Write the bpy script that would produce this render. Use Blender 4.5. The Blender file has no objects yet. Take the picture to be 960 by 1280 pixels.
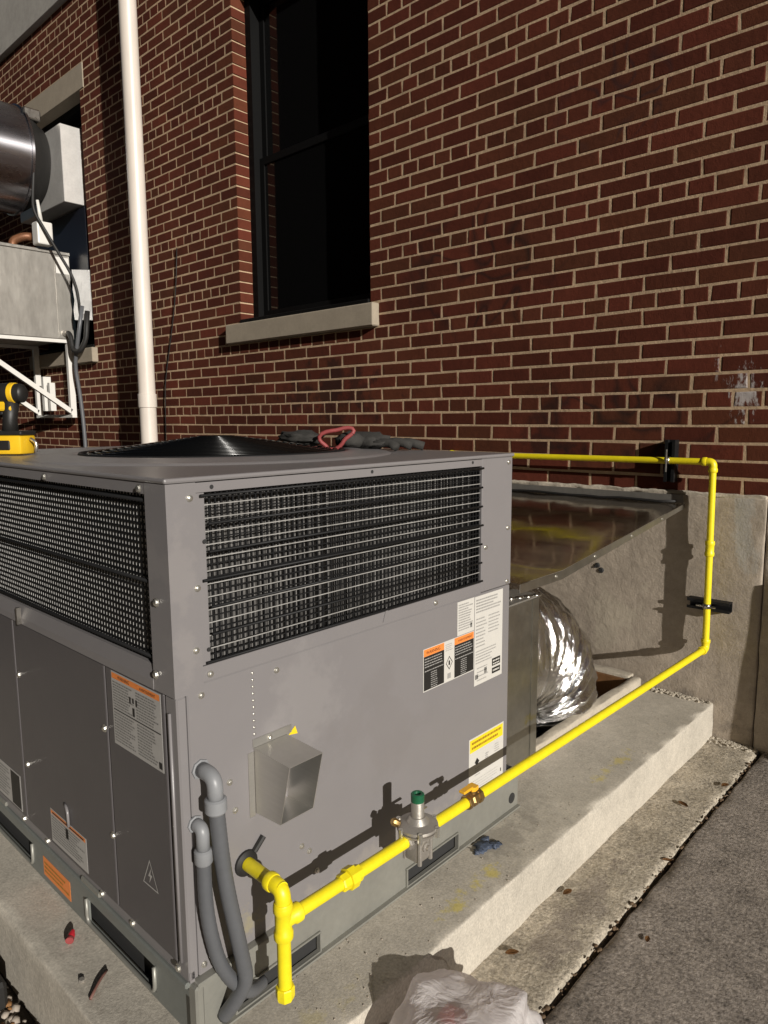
import bpy, bmesh, math, random
from mathutils import Vector, Matrix, noise
random.seed(7)
R = math.radians
sc = bpy.context.scene
C = sc.collection

# ------------------------------------------------------------------ camera, sky, sun, exposure
CAM = Vector((1.0326, -2.9181, 0.3108))
YAW, PIT, ROLL, FPX = -0.747215, -0.132591, -0.0069795, 880.874     # focal in pixels of a 960x1280 frame
fw = Vector((math.sin(YAW)*math.cos(PIT), math.cos(YAW)*math.cos(PIT), math.sin(PIT)))
ri = Vector((math.cos(YAW), -math.sin(YAW), 0)); up = ri.cross(fw)
RI = ri*math.cos(ROLL) + up*math.sin(ROLL); UP = -ri*math.sin(ROLL) + up*math.cos(ROLL)
cd = bpy.data.cameras.new('camera'); cam = bpy.data.objects.new('camera', cd); C.objects.link(cam)
cam.matrix_world = Matrix(((RI.x, UP.x, -fw.x, CAM.x), (RI.y, UP.y, -fw.y, CAM.y), (RI.z, UP.z, -fw.z, CAM.z), (0, 0, 0, 1)))
cd.sensor_fit = 'VERTICAL'; cd.sensor_height = 24; cd.lens = FPX/1280*24
cd.clip_start = 0.02; cd.clip_end = 500
sc.camera = cam

SUN_EL, SUN_AZ = R(17.5), R(17)          # azimuth measured from +X towards -Y
tosun = Vector((math.cos(SUN_EL)*math.cos(SUN_AZ), -math.cos(SUN_EL)*math.sin(SUN_AZ), math.sin(SUN_EL)))
w = bpy.data.worlds.new('World'); sc.world = w; w.use_nodes = True
nt = w.node_tree; bg = nt.nodes['Background']
sky = nt.nodes.new('ShaderNodeTexSky'); sky.sky_type = 'NISHITA'; sky.sun_disc = False
sky.sun_elevation = SUN_EL; sky.sun_rotation = R(90) + SUN_AZ
nt.links.new(sky.outputs[0], bg.inputs[0]); bg.inputs[1].default_value = 0.018
sd = bpy.data.lights.new('sun', 'SUN'); sd.energy = 4.9; sd.angle = R(0.5); sd.color = (1, 0.955, 0.885)
sun = bpy.data.objects.new('sun', sd); C.objects.link(sun); sun.location = (6, -4, 5)
sun.rotation_euler = tosun.to_track_quat('Z', 'Y').to_euler()
sc.view_settings.view_transform = 'Standard'; sc.view_settings.look = 'None'
sc.view_settings.exposure = 0.0; sc.view_settings.gamma = 1; sc.view_settings.use_curve_mapping = False

# ------------------------------------------------------------------ materials
def mat(name, col, rough=.6, metal=0., var=.12, nscale=8., bump=0., bscale=60., spots=(), rvar=.0, coords='pos', tone=False, stretch=(1, 1, 1), coat=0., spec=.5, speck=0., lump=1.3, big=0., sscale=330):
    """procedural principled: noise-varied colour, noise bump, optional world-placed stains (pos, radius, colour, amount, noise scale)"""
    m = bpy.data.materials.new(name); m.use_nodes = True
    t = m.node_tree; N = t.nodes; L = t.links; b = N['Principled BSDF']
    g = N.new('ShaderNodeNewGeometry'); P = g.outputs['Position']
    if coords == 'obj':
        tc = N.new('ShaderNodeTexCoord'); P = tc.outputs['Object']
    if stretch != (1, 1, 1):
        mp = N.new('ShaderNodeMapping'); mp.inputs['Scale'].default_value = stretch; L.new(P, mp.inputs[0]); PS = mp.outputs[0]
    else: PS = P
    def noi(scale, det=5, rough_=.6, src=None):
        n = N.new('ShaderNodeTexNoise'); n.inputs['Scale'].default_value = scale; n.inputs['Detail'].default_value = det
        n.inputs['Roughness'].default_value = rough_; L.new(src or PS, n.inputs['Vector']); return n.outputs['Fac']
    def mth(op, a, b_, clamp=False):
        n = N.new('ShaderNodeMath'); n.operation = op; n.use_clamp = clamp
        for i, v in enumerate((a, b_)):
            if isinstance(v, (int, float)): n.inputs[i].default_value = v
            else: L.new(v, n.inputs[i])
        return n.outputs[0]
    f = mth('ADD', mth('MULTIPLY', noi(nscale), .6), mth('MULTIPLY', noi(nscale*6.3), .4))
    # brightness factor 1 +- var*k
    k = mth('ADD', mth('MULTIPLY', mth('SUBTRACT', f, .5), var*6), 1.0)
    if big: k = mth('ADD', k, mth('MULTIPLY', mth('SUBTRACT', noi(1.6, 3, .55, P), .5), big*3))
    if speck: k = mth('ADD', k, mth('MULTIPLY', mth('SUBTRACT', noi(sscale, 3, .6, P), .5), speck*4))
    k = mth('MAXIMUM', k, .25)
    if tone:
        at = N.new('ShaderNodeAttribute'); at.attribute_name = 'tone'
        base = at.outputs['Color']
    else: base = None
    mx = N.new('ShaderNodeMix'); mx.data_type = 'RGBA'; mx.blend_type = 'MULTIPLY'; mx.inputs[0].default_value = 1
    if base: L.new(base, mx.inputs[6])
    else: mx.inputs[6].default_value = (*col, 1)
    cc = N.new('ShaderNodeCombineColor')
    for i in range(3): L.new(k, cc.inputs[i])
    L.new(cc.outputs[0], mx.inputs[7])
    out = mx.outputs[2]
    for s in spots:
        pos, rad, scol, amt, ns = s[:5]; thr = s[5] if len(s) > 5 else .5
        kind = s[6] if len(s) > 6 else 'blob'
        vs = N.new('ShaderNodeVectorMath'); vs.operation = 'SUBTRACT'; vs.inputs[1].default_value = pos; L.new(P, vs.inputs[0])
        sc_ = N.new('ShaderNodeVectorMath'); sc_.operation = 'DIVIDE'; sc_.inputs[1].default_value = rad; L.new(vs.outputs[0], sc_.inputs[0])
        ln = N.new('ShaderNodeVectorMath'); ln.operation = 'LENGTH'; L.new(sc_.outputs[0], ln.inputs[0])
        fall = mth('SUBTRACT', 1.0, ln.outputs['Value'], True)
        if kind == 'loops':
            wv = N.new('ShaderNodeTexNoise'); wv.inputs['Scale'].default_value = ns; wv.inputs['Detail'].default_value = .6; wv.inputs['Distortion'].default_value = .9
            L.new(vs.outputs[0], wv.inputs['Vector'])                      # strokes follow a contour of the noise
            v = mth('SUBTRACT', 1.0, mth('MULTIPLY', mth('ABSOLUTE', mth('SUBTRACT', wv.outputs['Fac'], .5), 0), thr), True)
            v = mth('MULTIPLY', v, mth('MULTIPLY', fall, 2.2, True))
        else:
            mp2 = N.new('ShaderNodeMapping'); mp2.inputs['Scale'].default_value = (1, 1, .4) if kind == 'drip' else (1, 1, 1); L.new(P, mp2.inputs[0])
            v = mth('ADD', mth('MULTIPLY', fall, 1.1), mth('MULTIPLY', mth('SUBTRACT', noi(ns, 6, .7, mp2.outputs[0]), .5), 3.2))
            v = mth('MULTIPLY', mth('SUBTRACT', v, thr), 3, True)
            v = mth('MULTIPLY', v, mth('MULTIPLY', fall, 4, True))
        v = mth('MULTIPLY', v, amt)
        m2 = N.new('ShaderNodeMix'); m2.data_type = 'RGBA'; L.new(v, m2.inputs[0]); L.new(out, m2.inputs[6]); m2.inputs[7].default_value = (*scol, 1)
        out = m2.outputs[2]
    L.new(out, b.inputs['Base Color'])
    b.inputs['Metallic'].default_value = metal
    if rvar:
        L.new(mth('ADD', mth('MULTIPLY', mth('SUBTRACT', noi(nscale*2.2), .5), rvar*4), rough, True), b.inputs['Roughness'])
    else: b.inputs['Roughness'].default_value = rough
    b.inputs['Specular IOR Level'].default_value = spec
    if coat: b.inputs['Coat Weight'].default_value = coat
    if bump:
        bp = N.new('ShaderNodeBump'); bp.inputs['Strength'].default_value = 1; bp.inputs['Distance'].default_value = bump
        L.new(mth('ADD', noi(bscale, 8, .65), mth('MULTIPLY', noi(bscale*.18, 3), lump)), bp.inputs['Height']); L.new(bp.outputs[0], b.inputs['Normal'])
    return m

M = {}
BLK = (.012, .010, .009)
brick_spots = [((.196, 0, .40), (.09, 1, .16), (.5, .46, .44), .85, 48, .52, 'drip'), ((.10, 0, .50), (.05, 1, .15), (.42, .38, .36), .6, 40, .85, 'drip'),
               ((-1.05, 0, 1.02), (.55, 1, .40), BLK, .62, 4.2, 17, 'loops'), ((-.36, 0, 1.62), (.32, 1, .26), (.02, .016, .02), .5, 5.5, 20, 'loops'),
               ((-.30, 0, .30), (.62, 1, .24), BLK, .66, 4.8, 16, 'loops'), ((-2.1, 0, .45), (.9, 1, .35), BLK, .6, 6, .55), ((-.55, 0, .18), (.4, 1, .12), BLK, .5, 8, .6),
               ((.0, 0, .95), (.03, 1, .03), (.4, .3, .2), .6, 60, .6)]
M['brick'] = mat('brick', (.1, .03, .02), .9, var=.15, nscale=14, spec=.15, speck=.12, big=.20, bump=.0014, bscale=220, tone=True, spots=brick_spots)
M['mortar'] = mat('mortar', (.47, .335, .215), .95, spec=.2, var=.26, nscale=16, big=.16, bump=.002, bscale=260)
M['limestone'] = mat('limestone', (.32, .27, .205), .85, var=.10, nscale=9, bump=.0008, bscale=180)
M['band_stone'] = mat('band_stone', (.34, .32, .29), .9, var=.16, nscale=3, bump=.001, bscale=120)
M['foundation'] = mat('foundation', (.36, .305, .245), .95, var=.19, nscale=6, spec=.2, speck=.14, bump=.0014, bscale=150, lump=2.2,
    spots=[((.235, 0, -.16), (.10, 1, .30), (.38, .37, .34), .6, 7, .55, 'drip'), ((-.30, 0, -.55), (.35, 1, .3), (.42, .37, .29), .55, 5, .6), ((-.20, 0, -.1), (.28, 1, .12), (.40, .36, .30), .5, 9, .7), ((.05, 0, -.9), (.4, 1, .2), (.15, .13, .11), .5, 8, .6)])
M['slab'] = mat('slab', (.455, .415, .35), .92, var=.17, nscale=6, spec=.25, speck=.22, sscale=170, bump=.0007, bscale=240, lump=1.2,
    spots=[((.10, -1.62, -.84), (.06, .28, .3), (.62, .50, .03), .55, 16, .72), ((.08, -.75, -.84), (.06, .35, .3), (.6, .48, .05), .45, 14, .8), ((.05, -1.33, -.84), (.14, .42, .05), (.22, .20, .17), .5, 9, .62),
           ((-.05, -2.37, -.84), (.5, .06, .2), (.24, .2, .16), .5, 18, .6), ((.1, -2.1, -.84), (.07, .2, .05), (.5, .42, .1), .25, 20, .75)])
M['slab_side'] = M['slab']
M['apron'] = mat('apron', (.41, .36, .285), .95, var=.34, nscale=12, spec=.2, speck=.5, sscale=110, big=.22, bump=.0060, bscale=120, lump=1.0, spots=[((.25, -1.3, -.98), (.12, .6, .2), (.22, .185, .16), .6, 10, .6)])
M['asphalt'] = mat('asphalt', (.26, .226, .195), .95, var=.36, nscale=14, spec=.2, speck=.6, sscale=95, big=.25, bump=.0055, bscale=130, lump=.5)
M['soil'] = mat('soil', (.055, .042, .03), 1, var=.3, nscale=12, bump=.01, bscale=70)
M['paint'] = mat('unit_paint', (.200, .188, .189), .34, var=.035, nscale=2.2, bump=.00012, bscale=420, rvar=.02, spots=[((-.02, -2.17, -.66), (.3, .12, .14), (.5, .42, .06), .18, 16, .8), ((-.02, -1.8, -.70), (.3, .7, .07), (.30, .27, .235), .35, 9, .55), ((-.02, -2.0, -.25), (.3, .16, .22), (.27, .255, .25), .35, 5, .5), ((-.02, -1.85, -.40), (.3, .5, .3), (.165, .15, .145), .22, 6, .75), ((-.02, -2.29, 0), (.3, .05, .3), (.27, .25, .24), .3, 9, .5), ((-.6, -1.8, .21), (.9, .6, .1), (.26, .245, .235), .3, 5, .55)])
M['panel_dark'] = mat('charcoal_panel_paint', (.088, .081, .083), .40, var=.03, nscale=3, bump=.00012, bscale=420, rvar=.03)
M['rail'] = mat('galvanised_rail', (.27, .265, .235), .45, metal=.35, var=.10, nscale=10, bump=.0002, bscale=120, rvar=.05)
M['rail_dark'] = mat('painted_rail', (.20, .21, .195), .45, metal=.25, var=.08, nscale=10, rvar=.05)
M['galv_bright'] = mat('bright_galvanised', (.74, .72, .69), .42, metal=.6, var=.10, nscale=9)
M['galv'] = mat('galvanised_steel', (.52, .50, .46), .30, metal=1., var=.10, nscale=18, rvar=.05, bump=.0003, bscale=14)
M['galv_old'] = mat('weathered_galvanised', (.40, .38, .345), .42, metal=.75, var=.16, nscale=7, rvar=.07, bump=.0003, bscale=30, stretch=(1, 1, .35))
M['galv_dark'] = mat('dull_sheet_metal', (.44, .425, .38), .33, metal=.95, var=.14, nscale=8, rvar=.06, bump=.0003, bscale=18, spots=[((-.06, -1.05, -.62), (.1, .12, .04), (.5, .42, .03), .5, 14, .6)])
M['lid'] = mat('sheet_metal_lid', (.62, .585, .54), .10, metal=1., var=.10, nscale=6, rvar=.04, bump=.0004, bscale=5)
M['stainless'] = mat('stainless', (.56, .54, .50), .36, metal=.8, var=.06, nscale=14, stretch=(1, 1, 12), rvar=.03)
M['drum'] = mat('drum_steel', (.46, .45, .48), .27, metal=1., var=.08, nscale=6, rvar=.04, stretch=(1, .15, 1))
M['foil'] = mat('foil', (.70, .69, .68), .17, metal=1., var=.07, nscale=12, bump=.004, bscale=40, rvar=.05)
M['yellow'] = mat('yellow_pipe', (.80, .66, .012), .42, var=.09, nscale=18, rvar=.04, bump=.0002, bscale=200)
M['castiron'] = mat('grey_casting', (.42, .39, .35), .42, metal=.65, var=.12, nscale=30, bump=.0004, bscale=220)
M['brass'] = mat('brass', (.34, .22, .085), .38, metal=.85, var=.15, nscale=30)
M['amber'] = mat('amber_handle', (.80, .42, .02), .4, var=.08, nscale=30)
M['green'] = mat('green_cap', (.01, .10, .045), .4, var=.15, nscale=40)
M['black'] = mat('black_metal', (.007, .007, .0075), .55, var=.1, nscale=20, spec=.3)
M['grille'] = mat('gloss_black_wire', (.003, .003, .003), .2, var=.1, spec=.5)
M['blackplastic'] = mat('black_plastic', (.014, .013, .012), .5, var=.15, nscale=30)
M['rubber'] = mat('black_rubber', (.012, .011, .010), .6, var=.2, nscale=20)
M['coil'] = mat('coil_fins', (.66, .645, .62), .42, metal=.35, var=.22, nscale=26, stretch=(1, 1, 2))
M['coil_dark'] = mat('coil_core', (.10, .095, .09), .6, metal=.3, var=.3, nscale=60)
M['coil_fin_dull'] = mat('coil_fin_dull', (.17, .163, .155), .5, metal=.2, var=.4, nscale=30)
M['wire_dull'] = mat('dull_wire', (.40, .39, .37), .5, metal=.3, var=.3, nscale=20)
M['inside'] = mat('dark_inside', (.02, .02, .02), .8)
M['conduit'] = mat('grey_conduit', (.095, .098, .105), .42, var=.08, nscale=16)
M['fitting'] = mat('grey_fitting', (.23, .235, .245), .42, var=.06, nscale=16)
M['pvc'] = mat('white_pvc', (.64, .575, .51), .4, var=.10, nscale=4, stretch=(1, 1, .2))
M['white'] = mat('white_plastic', (.66, .64, .60), .4, var=.05)
M['sticker'] = mat('sticker_white', (.56, .54, .50), .45, var=.03, nscale=30)
M['sticker_grey'] = mat('sticker_grey', (.40, .385, .365), .45, var=.05, nscale=30)
M['ink'] = mat('ink_black', (.015, .014, .013), .5)
M['ink_grey'] = mat('ink_grey', (.30, .29, .275), .5)
M['ink_pale'] = mat('ink_pale', (.17, .165, .155), .5)
M['orange'] = mat('label_orange', (.78, .235, .05), .45, var=.04)
M['labelyellow'] = mat('label_yellow', (.82, .60, .02), .45, var=.03)
M['ink_brown'] = mat('ink_brown', (.30, .17, .01), .5)
M['screw'] = mat('zinc_screw', (.72, .70, .64), .28, metal=.9, var=.06)
M['frame'] = mat('window_black', (.004, .004, .004), .6, var=.1, spec=.12)
M['wood'] = mat('rusty_board', (.17, .075, .022), .8, var=.25, nscale=14, stretch=(1, .3, 1))
M['kerb'] = mat('kerb_mortar', (.42, .37, .295), .95, var=.16, nscale=12, bump=.003, bscale=80)
M['cloth'] = mat('black_cloth', (.030, .028, .025), .9, var=.3, nscale=30, bump=.002, bscale=60)
M['redtrim'] = mat('red_trim', (.26, .048, .048), .6, var=.15, nscale=60)
M['toolyellow'] = mat('tool_yellow', (.72, .44, .015), .4, var=.06, nscale=30)
M['leaf'] = mat('dry_leaf', (.20, .095, .030), .8, var=.3, nscale=40)
M['litter'] = mat('litter', (.11, .07, .038), .9, var=.35, nscale=40)
M['red'] = mat('red_plastic', (.62, .025, .04), .35)
M['bluetape'] = mat('blue_scrap', (.05, .065, .10), .6, var=.3, nscale=30)
M['darkblue'] = mat('dark_blue_panel', (.008, .010, .018), .4)
M['sheetwhite'] = mat('white_sheet', (.86, .85, .83), .3)
M['brownwire'] = mat('brown_wire', (.16, .075, .06), .6)
M['stone'] = mat('gravel_stone', (.34, .29, .24), .9, var=.3, nscale=20)
M['ply'] = mat('plywood', (.30, .20, .11), .8, var=.15, stretch=(1, 1, .2))
M['copper'] = mat('rusty_copper', (.20, .085, .04), .5, metal=.4, var=.3, nscale=18)
M['opp'] = mat('opposite_brick', (.07, .03, .022), .9, var=.2, nscale=6)

g = bpy.data.materials.new('window_glass'); g.use_nodes = True; b = g.node_tree.nodes['Principled BSDF']
b.inputs['Base Color'].default_value = (.004, .004, .004, 1); b.inputs['Roughness'].default_value = .06; b.inputs['IOR'].default_value = 1.45; M['glass'] = g
g = bpy.data.materials.new('bag_film'); g.use_nodes = True; t = g.node_tree; b = t.nodes['Principled BSDF']
b.inputs['Base Color'].default_value = (.86, .83, .82, 1); b.inputs['Roughness'].default_value = .3
tr = t.nodes.new('ShaderNodeBsdfTranslucent'); tr.inputs[0].default_value = (.75, .68, .68, 1)
tp = t.nodes.new('ShaderNodeBsdfTransparent'); tp.inputs[0].default_value = (.97, .95, .95, 1)
m1 = t.nodes.new('ShaderNodeMixShader'); m1.inputs[0].default_value = .30; m2 = t.nodes.new('ShaderNodeMixShader'); m2.inputs[0].default_value = .30
t.links.new(b.outputs[0], m1.inputs[1]); t.links.new(tr.outputs[0], m1.inputs[2]); t.links.new(m1.outputs[0], m2.inputs[1]); t.links.new(tp.outputs[0], m2.inputs[2])
t.links.new(m2.outputs[0], t.nodes['Material Output'].inputs[0]); M['bag'] = g

dn = M['drum'].node_tree; tg_ = dn.nodes.new('ShaderNodeTangent'); tg_.direction_type = 'RADIAL'; tg_.axis = 'Y'; b = dn.nodes['Principled BSDF']
b.inputs['Anisotropic'].default_value = .85; b.inputs['Anisotropic Rotation'].default_value = .25; dn.links.new(tg_.outputs[0], b.inputs['Tangent'])
bt = M['bag'].node_tree; bb = bt.nodes['Principled BSDF']; nz = bt.nodes.new('ShaderNodeTexNoise'); nz.inputs['Scale'].default_value = 11; nz.inputs['Detail'].default_value = 4; nz.inputs['Distortion'].default_value = 1.6
gg_ = bt.nodes.new('ShaderNodeNewGeometry'); bt.links.new(gg_.outputs['Position'], nz.inputs['Vector'])
ab = bt.nodes.new('ShaderNodeMath'); ab.operation = 'PINGPONG'; ab.inputs[1].default_value = .13; bt.links.new(nz.outputs['Fac'], ab.inputs[0])
bu = bt.nodes.new('ShaderNodeBump'); bu.inputs['Distance'].default_value = .015; bt.links.new(ab.outputs[0], bu.inputs['Height'])
bt.links.new(bu.outputs[0], bb.inputs['Normal'])
# ------------------------------------------------------------------ builders
def empty(name, label, cat, loc=(0, 0, 0), group=None):
    o = bpy.data.objects.new(name, None); C.objects.link(o); o.location = loc; o.empty_display_size = .1
    tag(o, label, cat, group); return o
def tag(o, label=None, cat=None, group=None, kind=None):
    if label: o['label'] = label
    if cat: o['category'] = cat
    if group: o['group'] = group
    if kind: o['kind'] = kind
    return o
def obj(name, bm, m, parent=None, smooth=False, auto=None):
    me = bpy.data.meshes.new(name)
    if isinstance(bm, tuple): me.from_pydata(bm[0], [], bm[1])
    else:
        bmesh.ops.recalc_face_normals(bm, faces=bm.faces); bm.to_mesh(me); bm.free()
    me.materials.append(M[m])
    return link(name, me, parent, smooth, auto)
def link(name, me, parent=None, smooth=False, auto=None):
    o = bpy.data.objects.new(name, me); C.objects.link(o)
    if parent:
        o.parent = parent; 
        off = Vector((0, 0, 0)); p = parent
        while p: off += p.location; p = p.parent
        o.location = -off                      # geometry is given in world coordinates
    if smooth:
        for p in me.polygons: p.use_smooth = True
        if auto is not None: me.set_sharp_from_angle(angle=R(auto))
    return o
def bm_(): return bmesh.new()
def box(bm, x0, x1, y0, y1, z0, z1, bev=0, seg=1):
    r = bmesh.ops.create_cube(bm, size=1); vs = r['verts']
    bmesh.ops.scale(bm, vec=(x1-x0, y1-y0, z1-z0), verts=vs); bmesh.ops.translate(bm, vec=((x0+x1)/2, (y0+y1)/2, (z0+z1)/2), verts=vs)
    if bev:
        es = list({e for v in vs for e in v.link_edges}); bmesh.ops.bevel(bm, geom=es, offset=bev, segments=seg, affect='EDGES', profile=.5)
    return bm
def bx(*a, **k): return box(bm_(), *a, **k)
def fillet(pts, r, n=6):
    pts = [Vector(p) for p in pts]; out = [pts[0]]
    for i in range(1, len(pts)-1):
        a, b_, c = pts[i-1], pts[i], pts[i+1]; d1 = (a-b_); d2 = (c-b_)
        rr = min(r, d1.length*.49, d2.length*.49); p0 = b_+d1.normalized()*rr; p1 = b_+d2.normalized()*rr
        for k in range(n+1):
            t = k/n; out.append(p0*(1-t)**2 + b_*2*t*(1-t) + p1*t*t)
    out.append(pts[-1]); return out
def tube(bm, pts, r, n=12, cap=True):
    pts = [Vector(p) for p in pts]; rs = r if isinstance(r, (list, tuple)) else [r]*len(pts)
    rings = []; prev = None
    for i, p in enumerate(pts):
        t = (pts[min(i+1, len(pts)-1)]-pts[max(i-1, 0)]).normalized()
        if prev is None:
            a = Vector((0, 0, 1)) if abs(t.z) < .9 else Vector((1, 0, 0)); u = t.cross(a).normalized()
        else: u = (prev - t*prev.dot(t)).normalized()
        prev = u; v = t.cross(u)
        rings.append([bm.verts.new(p + (u*math.cos(2*math.pi*k/n) + v*math.sin(2*math.pi*k/n))*rs[i]) for k in range(n)])
    for a, b_ in zip(rings, rings[1:]):
        for k in range(n): bm.faces.new((a[k], a[(k+1) % n], b_[(k+1) % n], b_[k]))
    if cap: bm.faces.new(rings[0][::-1]); bm.faces.new(rings[-1])
    return bm
def lathe(bm, org, axis, prof, n=20, cap=True):
    org = Vector(org); axis = Vector(axis).normalized()
    return tube_prof(bm, [(org+axis*h, r) for h, r in prof], axis, n, cap)
def tube_prof(bm, pr, t, n, cap):
    a = Vector((0, 0, 1)) if abs(t.z) < .9 else Vector((1, 0, 0)); u = t.cross(a).normalized(); v = t.cross(u); rings = []
    for p, r in pr: rings.append([bm.verts.new(p+(u*math.cos(2*math.pi*k/n)+v*math.sin(2*math.pi*k/n))*r) for k in range(n)])
    for a, b_ in zip(rings, rings[1:]):
        for k in range(n): bm.faces.new((a[k], a[(k+1) % n], b_[(k+1) % n], b_[k]))
    if cap: bm.faces.new(rings[0][::-1]); bm.faces.new(rings[-1])
    return bm
def prism(bm, poly, axis, a0, a1):
    """extrude a 2D polygon along an axis: 'x' -> poly in (y,z), 'y' -> (x,z), 'z' -> (x,y)"""
    f = {'x': lambda p, a: (a, p[0], p[1]), 'y': lambda p, a: (p[0], a, p[1]), 'z': lambda p, a: (p[0], p[1], a)}[axis]
    A = [bm.verts.new(f(p, a0)) for p in poly]; B = [bm.verts.new(f(p, a1)) for p in poly]; n = len(poly)
    for i in range(n): bm.faces.new((A[i], A[(i+1) % n], B[(i+1) % n], B[i]))
    bm.faces.new(A[::-1]); bm.faces.new(B); return bm
def bar(bm, a, b_, wx, wy=None):
    """square bar from a to b"""
    wy = wy or wx; a = Vector(a); b_ = Vector(b_); t = (b_-a).normalized(); q = Vector((0, 0, 1)) if abs(t.z) < .9 else Vector((1, 0, 0))
    u = t.cross(q).normalized(); v = u.cross(t); rs = []
    for p in (a, b_): rs.append([bm.verts.new(p+u*sx*wx/2+v*sy*wy/2) for sx, sy in ((-1, -1), (1, -1), (1, 1), (-1, 1))])
    for k in range(4): bm.faces.new((rs[0][k], rs[0][(k+1) % 4], rs[1][(k+1) % 4], rs[1][k]))
    bm.faces.new(rs[0][::-1]); bm.faces.new(rs[1]); return bm
def rough_box(x0, x1, y0, y1, z0, z1, step=.04, amp=.003, rnd=.012, fr=9, edge=0.):
    """box of a fine lattice with worn edges and an uneven surface"""
    ax_ = []
    for a, b_ in ((x0, x1), (y0, y1), (z0, z1)):
        n = max(1, int(round((b_-a-2*rnd)/step))); ax_.append([a, a+rnd*.35]+[a+rnd+(b_-a-2*rnd)*i/n for i in range(n+1)]+[b_-rnd*.35, b_])
    nx = [len(q)-1 for q in ax_]
    bm = bm_(); cache = {}; lo = Vector((x0, y0, z0)); hi = Vector((x1, y1, z1))
    def vert(i, j, k):
        key = (i, j, k)
        if key in cache: return cache[key]
        p = Vector((ax_[0][i], ax_[1][j], ax_[2][k]))
        c = Vector([min(max(p[q], lo[q]+rnd), hi[q]-rnd) for q in range(3)]); d = p-c
        r_ = rnd*(1+edge*noise.noise(p*13))
        if d.length > 1e-6: p = c+d.normalized()*min(d.length, r_) if sum(abs(e) > 1e-6 for e in d) > 1 else c+d
        p = p+Vector((noise.noise(p*fr), noise.noise(p*fr+Vector((9, 0, 0))), noise.noise(p*fr+Vector((0, 7, 0)))))*amp + Vector((noise.noise(p*fr*4), noise.noise(p*fr*4+Vector((9, 0, 0))), noise.noise(p*fr*4+Vector((0, 7, 0)))))*amp*.4
        cache[key] = bm.verts.new(p); return cache[key]
    for ax in range(3):
        a, b_ = [q for q in range(3) if q != ax]
        for s in (0, nx[ax]):
            for i in range(nx[a]):
                for j in range(nx[b_]):
                    q = []
                    for di, dj in ((0, 0), (1, 0), (1, 1), (0, 1)):
                        idx = [0, 0, 0]; idx[ax] = s; idx[a] = i+di; idx[b_] = j+dj; q.append(vert(*idx))
                    bm.faces.new(q)
    return bm
def blob(bm, c, rad, sub=3, amp=.2, fr=3., seed=0, squash=None):
    r = bmesh.ops.create_icosphere(bm, subdivisions=sub, radius=1); off = Vector((seed*3.1, seed*1.7, seed*.9))
    for v in r['verts']:
        d = v.co.normalized(); k = 1+amp*noise.noise(d*fr+off)+amp*.5*noise.noise(d*fr*2.7+off)
        v.co = Vector(c)+Vector((d.x*rad[0], d.y*rad[1], d.z*rad[2]))*k
        if squash is not None: v.co.z = max(v.co.z, squash)
    return bm
def proj(p):
    d = Vector(p)-CAM; z = d.dot(fw)
    return (480+FPX*d.dot(RI)/z, 640-FPX*d.dot(UP)/z, z)

# ------------------------------------------------------------------ ground
Z_SLAB, Z_GR = -.84, -.985
o = obj('ground', bx(-60, 60, -60, 60, -1.3, -1.03), 'soil'); tag(o, kind='structure')
o = obj('pavement', rough_box(.346, 3.2, -3.6, .0, -1.06, Z_GR-.004, .03, .0035, .008, 7, .5), 'asphalt', smooth=True); tag(o, kind='structure')
o = obj('road', bx(3.2, 40, -40, 8, -1.06, Z_GR-.012), 'asphalt'); tag(o, kind='structure')
o = obj('path', bx(-14, 3.2, -40, -3.6, -1.06, Z_GR-.01), 'asphalt'); tag(o, kind='structure')
o = obj('concrete_apron', rough_box(.10, .334, -3.55, -.005, -1.06, Z_GR, .018, .0045, .010, 10, .9), 'apron', smooth=True); tag(o, kind='structure')
o = obj('yard', rough_box(-3.2, .095, -3.55, -2.46, -1.06, Z_GR-.015, .05, .012, .012, 8, .6), 'apron', smooth=True); tag(o, kind='structure')

# concrete pad under the unit, with an opening for the duct
PX0, PX1, PY0, PY1 = -.95, -.175, -1.16, -.07
pad = empty('concrete_pad', 'pale poured concrete pad carrying the grey rooftop style air conditioning unit', 'concrete pad', (-.6, -1.2, Z_GR))
pm = rough_box(-2.4, .158, -2.415, -.018, -1.05, Z_SLAB, .02, .0016, .007, 8, 1.2)
bmesh.ops.delete(pm, geom=[f_ for f_ in pm.faces if PX0 < f_.calc_center_median().x < PX1 and PY0 < f_.calc_center_median().y < -.07 and abs(f_.normal.z) > .5 or (PX0 < f_.calc_center_median().x < PX1 and PY0 < f_.calc_center_median().y < -.07)], context='FACES')
obj('pad_slab', pm, 'slab', pad, True)
wl = bm_(); box(wl, PX1-.005, PX1+.028, PY0, -.06, -1.04, Z_SLAB-.004); box(wl, PX0-.03, PX0+.01, PY0, -.06, -1.04, Z_SLAB-.004); box(wl, PX0, PX1, PY0-.03, PY0+.01, -1.04, Z_SLAB-.004); obj('pit_lining', wl, 'soil', pad)
obj('pit_floor', bx(PX0, PX1, PY0, -.018, -1.04, -.99), 'soil', pad)
kb = empty('duct_kerb', 'low mortar kerb edging the duct opening behind the unit', 'kerb', (-.15, -.6, Z_SLAB))
obj('kerb_side', rough_box(-.168, -.128, -1.10, -.05, Z_SLAB+.001, -.797, .02, .003, .006, 14, .6), 'kerb', kb, True)
obj('kerb_end', rough_box(-.62, -.170, -.085, -.03, Z_SLAB+.001, -.792, .02, .003, .006, 14, .6), 'kerb', kb, True)
obj('liner_board', bx(-.60, -.178, -.105, -.088, -1.0, -.805), 'wood', kb)

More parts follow.
